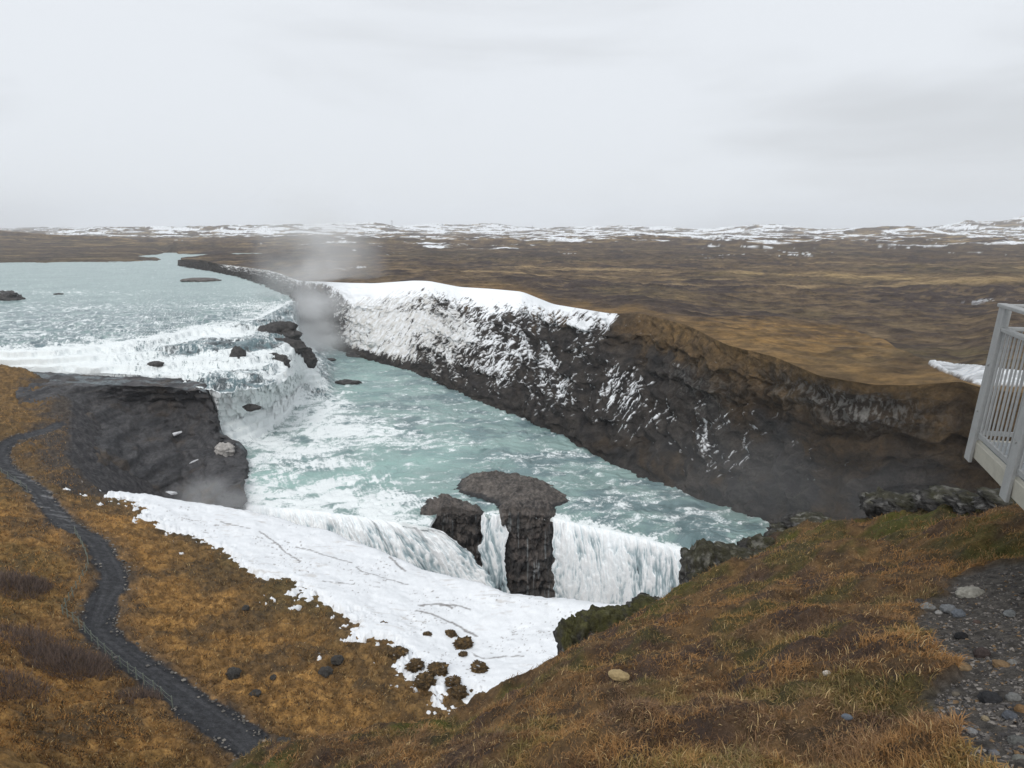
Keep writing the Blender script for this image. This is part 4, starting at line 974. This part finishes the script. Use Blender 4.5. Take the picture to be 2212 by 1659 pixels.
pxh = np.arange(60, 2640, 2.1); yh = np.exp(np.linspace(math.log(1.1), math.log(17), 720))[:, None]
x = ((pxh - CX) / FPX)[None] * (yh * CP + 3.0 * SP) ; y = yh + 0 * x
zh, dh = hill_z(x, y)
GRAV = WD(*np.array([(2300, 1205, 5.2), (2150, 1222, 5.4), (2060, 1236, 5.4), (2000, 1262, 5.2), (1978, 1310, 4.8), (1985, 1380, 4.2), (1975, 1440, 3.8), (2015, 1500, 3.1), (2062, 1560, 2.75), (2060, 1610, 2.5), (2085, 1680, 2.2), (2120, 1800, 1.9), (2500, 1800, 1.8), (2500, 1300, 4.0)], float).T)
gd = seg_dist(x, y, GRAV, True); gd = np.where(inside(x, y, GRAV), gd, -gd) + .12 * fbm(x / .5, y / .5, 4, 421)
gm = sst(-.06, .10, gd)
hum = fbm(x / .9, y / .9, 4, 423); hum2 = fbm(x / .22, y / .22, 4, 425)
zh2 = zh + (1 - gm) * (.13 * hum + .035 * hum2) + gm * (.02 * hum + .012 * fbm(x / .08, y / .08, 3, 427)) - gm * .05
out = sst(.1, -.9, dh)
zh2 += out * .35 * fbm(x / .8, y / .8, 5, 429)
a1 = n01(fbm(x / .8, y / .8, 4, 431)); a2 = n01(fbm(x / .25, y / .25, 4, 433)); a3 = n01(fbm(x / .7, y / .7, 4, 435))
C = mix((.065, .044, .028), (.19, .115, .052), a2)
C = mix(C, (.055, .038, .036), sst(.5, .8, a1) * .6)
C = mix(C, (.060, .062, .018), sst(.60, .85, a3) * .6)
C = mix(C, mix((.055, .050, .045), (.125, .112, .098), n01(fbm(x / .05, y / .05, 3, 437))), gm)
C = mix(C, mix((.035, .033, .03), (.09, .085, .08), a2), out * .9)
mossy = sst(-.1, .25, dh) * sst(1.3, .4, dh) * sst(.40, .70, n01(fbm(x / 1.1, y / 1.1, 3, 439)))
C = mix(C, (.075, .082, .016), mossy * .8)
hkeep = dh[:-1, :-1] > -9
hill = tag(grid_mesh('knoll', np.stack([x, y, zh2], -1), M_hill, C, keep=hkeep), 'near knoll of heather and moss under the viewpoint', None, None, 'structure')

# blades, heather twigs and moss tufts on the knoll
def sample_hill(n, seed):
    rng = np.random.default_rng(seed)
    p = rng.uniform(300, 2420, n); yy = 1 / rng.uniform(1 / 11.5, 1 / 1.7, n)
    yy = np.where(rng.uniform(0, 1, n) < .5, np.exp(rng.uniform(math.log(1.7), math.log(11.5), n)), yy)
    xx = (p - CX) / FPX * (yy * CP + 3.0 * SP); zz, dd = hill_z(xx, yy)
    g = seg_dist(xx, yy, GRAV, True); g = np.where(inside(xx, yy, GRAV), g, -g) + .12 * fbm(xx / .5, yy / .5, 4, 421)
    ok = (dd > -.25) & (g < .03); xx, yy, zz, dd, g = xx[ok], yy[ok], zz[ok], dd[ok], g[ok]
    zz = zz + .13 * fbm(xx / .9, yy / .9, 4, 423) + .035 * fbm(xx / .22, yy / .22, 4, 425)
    return xx, yy, zz, dd, rng
gx, gy, gz, gdd, rng = sample_hill(420000, 601)
patch = n01(fbm(gx / .55, gy / .55, 4, 431)); clump = n01(fbm(gx / .3, gy / .3, 3, 611)); moss = n01(fbm(gx / .7, gy / .7, 4, 435))
ok = rng.uniform(0, 1, len(gx)) < .25 + .75 * clump
gx, gy, gz, gdd, patch, clump, moss = [a[ok] for a in (gx, gy, gz, gdd, patch, clump, moss)]
t = np.clip(n01(fbm(gx / .5, gy / .5, 4, 613)) + rng.normal(0, .22, len(gx)), 0, 1)
cb = mix((.10, .058, .034), (.40, .22, .085), t)
cb = mix(cb, (.17, .118, .085), sst(.5, .8, patch) * rng.uniform(.2, .7, len(gx)))
cb = mix(cb, (.20, .175, .055), sst(.45, .80, moss) * rng.uniform(0, .8, len(gx)))
cb = mix(cb, (.50, .36, .18), (rng.uniform(0, 1, len(gx)) < .07) * 1.0)
orange = sst(.55, .85, n01(fbm(gx / 1.6, gy / 1.6, 3, 615))) * sst(1.0, 2.5, gx)
cb = mix(cb, (.42, .22, .078), orange * rng.uniform(.2, .8, len(gx)))
lenb = rng.uniform(.022, .078, len(gx)) * (.55 + .8 * clump) * np.where(gdd < .35, .8, 1)
blades('grass', np.stack([gx, gy, gz - .01], -1), lenb, rng.uniform(.0022, .0055, len(gx)) * (.7 + .10 * gy), (.9, (.3, -.1, 0)), cb, M_blade, 10, 'matted rusty grass and heather on the near knoll', .75)

# gravel: uncountable chips, then the stones one can tell apart
def at_hill(px, py, D0=4.0):
    D = D0
    for _ in range(30):
        p = WD(px, py, D); zz, _d = hill_z(p[0:1], p[1:2]); zz = float(zz[0]) - .05
        _, _, dn = ray(px, py); D = .5 * D + .5 * (CAMZ - zz) / float(dn)
    return WD(px, py, D)
rng = np.random.default_rng(77); n = 60000
p = rng.uniform(1960, 2420, n); yy = np.exp(rng.uniform(math.log(1.6), math.log(6.0), n)); xx = (p - CX) / FPX * (yy * CP + 3.0 * SP)
g = seg_dist(xx, yy, GRAV, True); g = np.where(inside(xx, yy, GRAV), g, -g); ok = g > -.05 - .1 * rng.uniform(0, 1, n); xx, yy = xx[ok], yy[ok]
zz, _ = hill_z(xx, yy); n = min(len(xx), 26000); xx, yy, zz = xx[:n], yy[:n], zz[:n] - .052 + .02 * fbm(xx[:n] / .9, yy[:n] / .9, 4, 423)
sz = .004 + .015 * rng.power(.42, n) ** 2.2
V0 = np.array([(1, 0, 0), (-1, 0, 0), (0, 1, 0), (0, -1, 0), (0, 0, 1), (0, 0, -1)], float); F0 = np.array([(0, 2, 4), (2, 1, 4), (1, 3, 4), (3, 0, 4), (2, 0, 5), (1, 2, 5), (3, 1, 5), (0, 3, 5)])
V = V0[None] * (rng.uniform(.6, 1.3, (n, 6, 1)) * np.array([1, .85, .6])) * sz[:, None, None]
a = rng.uniform(0, 6.28, n); ca, sa = np.cos(a)[:, None], np.sin(a)[:, None]
V = np.stack([V[..., 0] * ca - V[..., 1] * sa, V[..., 0] * sa + V[..., 1] * ca, V[..., 2]], -1) + np.stack([xx, yy, zz], -1)[:, None]
Fg = (np.arange(n)[:, None, None] * 6 + F0[None]).reshape(-1, 3)
cc = mix((.055, .052, .052), (.26, .235, .21), rng.uniform(0, 1, n) ** 2); cc = mix(cc, (.20, .125, .06), (rng.uniform(0, 1, n) < .10) * .8)
tag(raw_mesh('gravel', V.reshape(-1, 3), Fg.ravel(), np.arange(len(Fg)) * 3, np.full(len(Fg), 3), M_gravel, np.repeat(cc, 6, 0), False), 'dark fine gravel between the stones beside the knoll grass', None, None, 'stuff')

STONES = [
 (2098, 1287, 30, 20, (.46, .44, .38), 'largest pale wedge shaped stone at the top of the gravel'), (2004, 1313, 17, 9, (.33, .33, .32), 'flat pale grey stone at the left margin of the gravel'),
 (2050, 1317, 17, 11, (.26, .27, .28), 'rounded grey stone below the largest pale wedge stone'), (2071, 1327, 15, 11, (.20, .22, .25), 'blue grey stone touching the rounded grey one below the pale wedge'),
 (2028, 1324, 8, 5, (.45, .44, .42), 'tiny white stone between two grey stones'), (2181, 1327, 14, 9, (.25, .26, .26), 'grey stone at the right frame edge under the pale wedge'),
 (2077, 1377, 16, 11, (.028, .028, .03), 'black stone alone in the middle of the gravel'), (2121, 1416, 17, 18, (.085, .065, .060), 'dull reddish upright stone right of the black one'),
 (2080, 1445, 20, 12, (.30, .21, .12), 'tan egg shaped stone at the left of the lower gravel'), (2066, 1434, 9, 8, (.24, .22, .17), 'small olive stone touching the tan egg stone'),
 (2164, 1438, 18, 11, (.30, .20, .11), 'ochre egg stone in the right part of the gravel'), (2187, 1433, 11, 9, (.30, .29, .27), 'grey stone touching the ochre egg stone'),
 (2139, 1512, 23, 16, (.045, .045, .048), 'large near black angular stone in the lower gravel'), (2190, 1510, 15, 13, (.24, .24, .23), 'round grey stone right of the large black angular one'),
 (2205, 1535, 13, 13, (.26, .16, .08), 'rust orange stone on the lower right frame edge'), (2180, 1548, 16, 11, (.13, .14, .16), 'dark slate stone beside the rust orange one'),
 (2128, 1553, 8, 7, (.40, .33, .22), 'small cream stone under the large black angular one'), (2100, 1581, 11, 7, (.33, .33, .33), 'pale flat pebble low in the gravel'),
 (2078, 1573, 9, 6, (.30, .30, .30), 'small pale pebble at the grass margin'), (2196, 1603, 18, 13, (.17, .17, .16), 'big dark grey stone near the bottom right corner'),
 (2149, 1629, 12, 8, (.24, .24, .25), 'grey flat stone at the bottom of the gravel'), (2204, 1645, 16, 13, (.25, .25, .22), 'pale olive stone in the bottom right corner'),
 (2064, 1500, 8, 6, (.22, .19, .15), 'small brown pebble by the grass margin'), (2061, 1541, 12, 9, (.13, .135, .14), 'dark pebble half in the grass margin'),
 (1988, 1303, 15, 8, (.07, .07, .075), 'dark flat stone at the upper left corner of the gravel'), (2110, 1345, 9, 6, (.14, .10, .085), 'small reddish stone above the black one')]
for i, (px, py, a, b, c, lab) in enumerate(STONES):
    p = at_hill(px, py); D = math.hypot(p[1], CAMZ - p[2]) * 1.0; k = D / FPX
    a *= .88; b *= .85
    lump('stone', p + [0, 0, b * k * .12], (a * k, a * k * .8, b * k * .95), 111 + i, M_stone, plain(np.array(c) * .62, .3), lab, 'stone', 'stones lying in the gravel', 4, .24, 1.3, random.uniform(-.5, .5), .5)
def slab(px, py, w, hgt, c, lab, seed):
    p = at_hill(px, py); k = math.hypot(p[1], CAMZ - p[2]) / FPX
    lump('stone', p + [0, 0, .07], (w * k, w * k * .55, hgt * k), seed, M_stone, plain(c, .15), lab, 'stone', None, 4, .20, 1.3, -.2, .4, (.25, .1))
slab(1337, 1477, 21, 9, (.36, .27, .14), 'flat yellowish stone lying in the heather of the knoll', 151)
slab(1783, 1479, 7, 7, (.55, .50, .44), 'small whitish round stone in the knoll grass', 152)
slab(1826, 1579, 10, 6, (.13, .15, .18), 'blue grey stone sunk in the near grass', 153)

# mossy crags at the brink of the knoll
def crag(parts, label, moss=.6):
    # parts: (px, py, depth, half-size) lumps fused into one crag
    V = []; Fc = []; Cc = []; k = 0; anchor = WD(*parts[0][:3])
    for i, (px, py, D, sz) in enumerate(parts):
        P, f, d, U = lump_shape(5, sz, 171 + i * 7 + int(px) % 50, .40, 1.7, 0, .45)
        P = P + WD(px, py, D) - anchor
        c = mix((.030, .029, .030), (.10, .095, .088), n01(fbm3(P * 7 + i, 4, 171 + i)))
        c = mix(c, (.36, .35, .33), sst(.58, .85, n01(fbm3(P * 9 + 3, 5, 177 + i))) * .75 * (1.25 - moss))
        mo = sst(.35, .75, U[:, 2] + .5 * fbm3(P * 5, 4, 181 + i)) * moss
        c = mix(c, mix((.055, .050, .018), (.13, .125, .030), n01(fbm3(P * 12, 3, 183))), np.clip(mo, 0, 1))
        V.append(P); Fc.append(f + k); Cc.append(c); k += len(P)
    V = np.concatenate(V); Fc = np.concatenate(Fc); Cc = np.concatenate(Cc)
    o = raw_mesh('crag', V, Fc.ravel(), np.arange(len(Fc)) * 3, np.full(len(Fc), 3), M_nrock, Cc, True); o.location = anchor
    tag(o, label, 'crag', 'crags at the brink of the knoll')
crag([(1245, 1395, 8.0, (.22, .3, .36)), (1300, 1365, 8.3, (.36, .35, .28)), (1228, 1420, 7.8, (.10, .2, .3)), (1345, 1350, 8.6, (.3, .3, .18)), (1260, 1435, 7.7, (.2, .25, .22)), (1400, 1325, 8.8, (.32, .3, .16)), (1330, 1392, 8.1, (.3, .25, .16))],
     'dark crag capped with green moss at the lower brink of the knoll', .75)
crag([(1512, 1232, 9.4, (.26, .4, .38)), (1565, 1220, 9.6, (.46, .4, .26)), (1525, 1280, 9.1, (.32, .35, .34)), (1496, 1262, 9.4, (.15, .3, .40)), (1600, 1258, 9.0, (.42, .35, .28)), (1648, 1195, 9.9, (.34, .3, .24)), (1700, 1172, 10.0, (.32, .3, .18)), (1560, 1312, 8.8, (.36, .3, .24)), (1640, 1225, 9.4, (.30, .3, .2))],
     'grey lichened crag jutting over the right curtain of water', .35)
crag([(1905, 1098, 8.6, (.20, .3, .20)), (1970, 1096, 8.2, (.38, .3, .13)), (2050, 1090, 7.7, (.34, .35, .14)), (2110, 1095, 7.2, (.24, .3, .11)), (2180, 1090, 6.8, (.3, .3, .10))],
     'low crag with pale lichen under the viewing platform', .3)
crag([(1750, 1130, 10.2, (.35, .3, .10)), (1700, 1150, 10.4, (.25, .3, .10))], 'thin dark crag rim left of the low lichened crag', .3)

# ================================================================== VIEWING PLATFORM
A = Vector((3.655, 5.10, 0)); dn = Vector((-.337, -.941, 0)); df = Vector((.975, -.22, 0)); df.normalize()
zf, zt, zm = CAMZ - 1.62, CAMZ - .56, CAMZ - .722
root = empty('viewing_platform', (A.x, A.y, zf)); tag(root, 'galvanised steel viewing platform with barred railing over the gorge', 'viewing platform')
R0 = Vector((A.x, A.y, zf))
def L(v, z): return Vector((v.x, v.y, z)) + df * .066 * (z - zf) - R0
SPAN = .86; NB = 4
pts_n = [A + dn * SPAN * i for i in range(NB)]; pts_f = [A + df * .95 * i for i in range(1, 4)]
for i, q in enumerate(pts_n):
    m = MB(); m.obox((L(q, zf - .16) + L(q, zt)) / 2, df * .011, dn * .066, (L(q, zt) - L(q, zf - .16)) / 2)
    m.obox((L(q + df * .035, zf - .13) + L(q + df * .035, zt - .02)) / 2, df * .024, dn * .008, (L(q, zt - .02) - L(q, zf - .13)) / 2)
    po = m.build('post', M_metal, root, .003)
    for hz in (.25, .62):
        b = MB(); b.tube([L(q - df * .022, zf + hz), L(q - df * .010, zf + hz)], .012, 8); b.build('bolt', M_metal, po)
for q in pts_f:
    m = MB(); m.obox((L(q, zf - .16) + L(q, zt)) / 2, df * .040, dn * .011, (L(q, zt) - L(q, zf - .16)) / 2); m.build('post', M_metal, root, .003)
endn = pts_n[-1]; endf = pts_f[-1]
m = MB(); m.bar(L(A - dn * .05, zt + .015), L(endn, zt + .015), .065, .028); m.build('top_rail', M_metal, root, .006)
m = MB(); m.bar(L(A - df * .0 + df * .034, zt + .0135), L(endf, zt + .0135), .06, .025); m.build('top_rail', M_metal, root, .006)
m = MB(); m.bar(L(A + df * .02, zm), L(endn + df * .02, zm), .05, .03); m.build('hand_rail', M_metal, root, .006)
m = MB(); m.bar(L(A + df * .046, zm), L(endf, zm), .05, .03); m.build('hand_rail', M_metal, root, .006)
m = MB(); m.bar(L(A + df * .02, zf + .07), L(endn + df * .02, zf + .07), .02, .035); m.build('bottom_rail', M_metal, root)
m = MB(); m.bar(L(A + df * .035, zf + .07), L(endf, zf + .07), .02, .035); m.build('bottom_rail', M_metal, root)
for i in range(3):
    k = 11
    for j in range(1, k):
        q = pts_n[i] + dn * SPAN * j / k + df * .02
        m = MB(); m.tube([L(q, zf + .085), L(q, zm - .014)], .007, 6, False); m.build('baluster', M_metal, root, smooth=True)
for i in range(3):
    a = A if i == 0 else pts_f[i - 1]; k = 12
    for j in range(1, k):
        q = a + df * .95 * j / k
        m = MB(); m.tube([L(q, zf + .085), L(q, zm - .014)], .007, 6, False); m.build('baluster', M_metal, root, smooth=True)
m = MB(); m.bar(L(A + df * .035, zf - .055), L(endn + df * .035, zf - .055), .045, .13); m.build('edge_beam', M_beam, root, .004)
m = MB(); m.bar(L(A + df * .06 + dn * .0, zf - .055), L(endf, zf - .055), .045, .13); m.build('edge_beam', M_beam, root, .004)
m = MB()
w_ = 2.6; l_ = SPAN * 3
for j in range(int(l_ / .034)):
    a = A + dn * (.03 + j * .034) + df * .07; m.bar(L(a, zf - .004), L(a + df * (w_ - .07), zf - .004), .006, .028)
for j in range(int(w_ / .10)):
    a = A + df * (.09 + j * .10) + dn * .03; m.bar(L(a, zf - .002), L(a + dn * (l_ - .03), zf - .002), .007, .024)
m.build('floor_grating', M_grate, root)
m = MB()
for j in (0.55, 1.5, 2.3):
    a = A + df * .08 + dn * j; m.bar(L(a, zf - .13), L(a + df * 2.5, zf - .13), .08, .10)
m.build('joists', M_beam, root)
for (sd_, sf_) in ((1.70, .35), (.95, 1.6)):
    q = A + dn * sd_ + df * sf_; zz, _ = hill_z(np.array([q.x]), np.array([q.y]))
    m = MB(); m.tube([L(q, float(zz[0]) - .4), L(q, zf - .18)], .06, 12); m.build('support_leg', M_metal, root, smooth=True)

# ------------------------------------------------------------------ far power line
def pylon(px, dist, hgt, label):
    bxx = (px - CX) / FPX / CP * dist; j = int(np.argmin(np.abs(pxf - px))); zz = float(np.interp(dist, Y[:, j], Pf[:, j, 2]))
    root = empty('pylon', (bxx, dist, zz)); tag(root, label, 'pylon', 'pylons on the horizon')
    m = MB(); b = hgt * .11; t = hgt * .025; r = hgt * .010
    for sx in (-1, 1):
        for sy in (-1, 1):
            m.tube([(sx * b, sy * b, -2), (sx * t, sy * t, hgt)], r, 4)
    for k in range(5):
        f0, f1 = k / 5, (k + 1) / 5; w0, w1 = b + (t - b) * f0, b + (t - b) * f1
        m.tube([(-w0, -w0, f0 * hgt), (w1, -w1, f1 * hgt)], r * .7, 4); m.tube([(w0, -w0, f0 * hgt), (-w1, -w1, f1 * hgt)], r * .7, 4)
    m.build('tower', M_pylon, root)
    for zc, w in ((.72, .26), (.90, .18)):
        m = MB(); m.tube([(-hgt * w, 0, hgt * zc), (hgt * w, 0, hgt * zc)], r, 4); m.tube([(-hgt * w, 0, hgt * zc), (0, 0, hgt * (zc + .07)), (hgt * w, 0, hgt * zc)], r * .7, 4); m.build('cross_arm', M_pylon, root)
pylon(860, 4300, 34, 'faint pylon on the snowy horizon nearest the mist plume')
pylon(963, 4600, 34, 'faint pylon on the horizon, middle one between two others')
pylon(1148, 4600, 36, 'faint pylon farthest right on the snowy horizon')
pylon(70, 3600, 30, 'faint pylon far left on the brown horizon')
b = WD(792, 512, 2300); m = MB(); m.tube([(0, 0, -4), (-6, 0, 11), (-9, 0, 19)], [.9, .7, .4], 6); m.tube([(-6, 0, 10), (-11, 0, 12)], .4, 5)
tag(m.build('mast', M_pylon, None), 'dark leaning mast on the far plain behind the mist', 'mast').location = b

# ================================================================== SPRAY AND AIR
def spray(name, loc, size, dens, label, seed, nscale=1.2, power=1.3):
    V, Fc = ICO[4]; n = len(Fc)
    m = bpy.data.materials.new(name); m.use_nodes = True; nt = m.node_tree; nt.nodes.clear(); Lk = nt.links.new
    o_ = nt.nodes.new('ShaderNodeOutputMaterial'); pv = nt.nodes.new('ShaderNodeVolumePrincipled'); Lk(pv.outputs[0], o_.inputs['Volume'])
    pv.inputs['Color'].default_value = (1, 1, 1, 1); pv.inputs['Anisotropy'].default_value = .1
    tc = nt.nodes.new('ShaderNodeTexCoord')
    ln = nt.nodes.new('ShaderNodeVectorMath'); ln.operation = 'LENGTH'; Lk(tc.outputs['Object'], ln.inputs[0])
    mr = nt.nodes.new('ShaderNodeMapRange'); mr.inputs[1].default_value = 1.0; mr.inputs[2].default_value = 0.0; Lk(ln.outputs['Value'], mr.inputs[0])
    pw = nt.nodes.new('ShaderNodeMath'); pw.operation = 'POWER'; pw.inputs[1].default_value = power; Lk(mr.outputs[0], pw.inputs[0])
    mp = nt.nodes.new('ShaderNodeMapping'); mp.inputs['Location'].default_value = (seed, seed * .7, 0); Lk(tc.outputs['Object'], mp.inputs['Vector'])
    nz = nt.nodes.new('ShaderNodeTexNoise'); nz.inputs['Scale'].default_value = nscale; nz.inputs['Detail'].default_value = 3; Lk(mp.outputs[0], nz.inputs['Vector'])
    m2 = nt.nodes.new('ShaderNodeMapRange'); m2.inputs[1].default_value = .38; m2.inputs[2].default_value = .66; Lk(nz.outputs['Fac'], m2.inputs[0])
    mu = nt.nodes.new('ShaderNodeMath'); mu.operation = 'MULTIPLY'; Lk(pw.outputs[0], mu.inputs[0]); Lk(m2.outputs[0], mu.inputs[1])
    md = nt.nodes.new('ShaderNodeMath'); md.operation = 'MULTIPLY'; md.inputs[1].default_value = dens; Lk(mu.outputs[0], md.inputs[0]); Lk(md.outputs[0], pv.inputs['Density'])
    me_o = raw_mesh(name, V, Fc.ravel(), np.arange(n) * 3, np.full(n, 3), m, None, True)
    me_o.location = loc; me_o.scale = size
    return tag(me_o, label, None, None, 'stuff')
spray('spray', W(690, 715, 40), (29, 29, 20), .19, 'dense white spray in the narrow chasm below the upper rapids', 3.1)
spray('spray', W(690, 575, 16) + [0, -12, 0], (38, 28, 40), .10, 'tall thin plume of spray rising above the chasm', 7.7)
spray('spray', W(475, 1082, 47) + [0, -1.0, 0], (11, 5, 6), .3, 'low spray over the left end of the lower fall', 5.3)
spray('spray', W(1640, 960, 34) + [0, -14, 0], (34, 14, 13), .016, 'thin veil of spray drifting before the dark right wall', 9.9, .7)
spray('spray', W(1150, 1330, 64) + [0, -6, -2], (40, 8, 10), .06, 'pale spray at the foot of the lower fall', 2.2)

HAZE = 0.0001
mh = bpy.data.materials.new('air'); mh.use_nodes = True; nt = mh.node_tree; nt.nodes.clear()
o_ = nt.nodes.new('ShaderNodeOutputMaterial'); pv = nt.nodes.new('ShaderNodeVolumePrincipled'); nt.links.new(pv.outputs[0], o_.inputs['Volume'])
pv.inputs['Color'].default_value = (.93, .96, 1, 1); pv.inputs['Density'].default_value = HAZE
m = MB(); m.obox((0, 4700, 175), (8600, 0, 0), (0, 5100, 0), (0, 0, 205)); hz = m.build('haze', mh); tag(hz, 'thin pale air over the plain', None, None, 'stuff')

# ================================================================== LIGHT, SKY, CAMERA
world = bpy.data.worlds.new('World'); scene.world = world; world.use_nodes = True
nt = world.node_tree; Lk = nt.links.new; bg = nt.nodes['Background']
SUN_EL, SUN_AZ = math.radians(45), math.radians(200)
sky = nt.nodes.new('ShaderNodeTexSky'); sky.sky_type = 'NISHITA'; sky.sun_disc = False; sky.sun_elevation = SUN_EL; sky.sun_rotation = SUN_AZ
tc = nt.nodes.new('ShaderNodeTexCoord')
mp = nt.nodes.new('ShaderNodeMapping'); mp.inputs['Scale'].default_value = (1.0, 1.0, 3.6); mp.inputs['Location'].default_value = (.35, .1, .2); Lk(tc.outputs['Generated'], mp.inputs['Vector'])
nz = nt.nodes.new('ShaderNodeTexNoise'); nz.inputs['Scale'].default_value = 1.5; nz.inputs['Detail'].default_value = 5; nz.inputs['Roughness'].default_value = .5; nz.inputs['Distortion'].default_value = .5; Lk(mp.outputs[0], nz.inputs['Vector'])
cr = nt.nodes.new('ShaderNodeValToRGB'); cr.color_ramp.interpolation = 'EASE'
cr.color_ramp.elements[0].position = .30; cr.color_ramp.elements[0].color = (.68, .705, .735, 1)
cr.color_ramp.elements[1].position = .56; cr.color_ramp.elements[1].color = (.85, .885, .93, 1); Lk(nz.outputs['Fac'], cr.inputs['Fac'])
sc10 = nt.nodes.new('ShaderNodeVectorMath'); sc10.operation = 'SCALE'; sc10.inputs['Scale'].default_value = 10.0; Lk(cr.outputs['Color'], sc10.inputs[0])
mx = nt.nodes.new('ShaderNodeMix'); mx.data_type = 'RGBA'; mx.inputs['Factor'].default_value = .96; Lk(sky.outputs['Color'], mx.inputs[6]); Lk(sc10.outputs[0], mx.inputs[7])
Lk(mx.outputs[2], bg.inputs['Color']); bg.inputs['Strength'].default_value = 0.1

sl = bpy.data.lights.new('sun', 'SUN'); sl.energy = 1.5; sl.angle = math.radians(25); sl.color = (1, .98, .95)
so = bpy.data.objects.new('sun', sl); COL.objects.link(so)
sdir = Vector((math.sin(SUN_AZ) * math.cos(SUN_EL), math.cos(SUN_AZ) * math.cos(SUN_EL), math.sin(SUN_EL)))
so.rotation_euler = sdir.to_track_quat('Z', 'Y').to_euler()

cd = bpy.data.cameras.new('camera'); cam = bpy.data.objects.new('camera', cd); COL.objects.link(cam)
cam.location = (0, 0, CAMZ); cam.rotation_euler = (math.pi / 2 - PITCH, 0, 0)
cd.sensor_width = 36; cd.lens = 36 * FPX / 2212; cd.clip_start = .05; cd.clip_end = 60000
scene.camera = cam
scene.view_settings.view_transform = 'Standard'; scene.view_settings.look = 'None'; scene.view_settings.exposure = 0; scene.view_settings.gamma = 1
scene.cycles.volume_step_rate = 2.0; scene.cycles.volume_max_steps = 128
scene.cycles.max_bounces = 8; scene.cycles.diffuse_bounces = 3; scene.cycles.glossy_bounces = 2; scene.cycles.volume_bounces = 5
scene.cycles.use_denoising = True
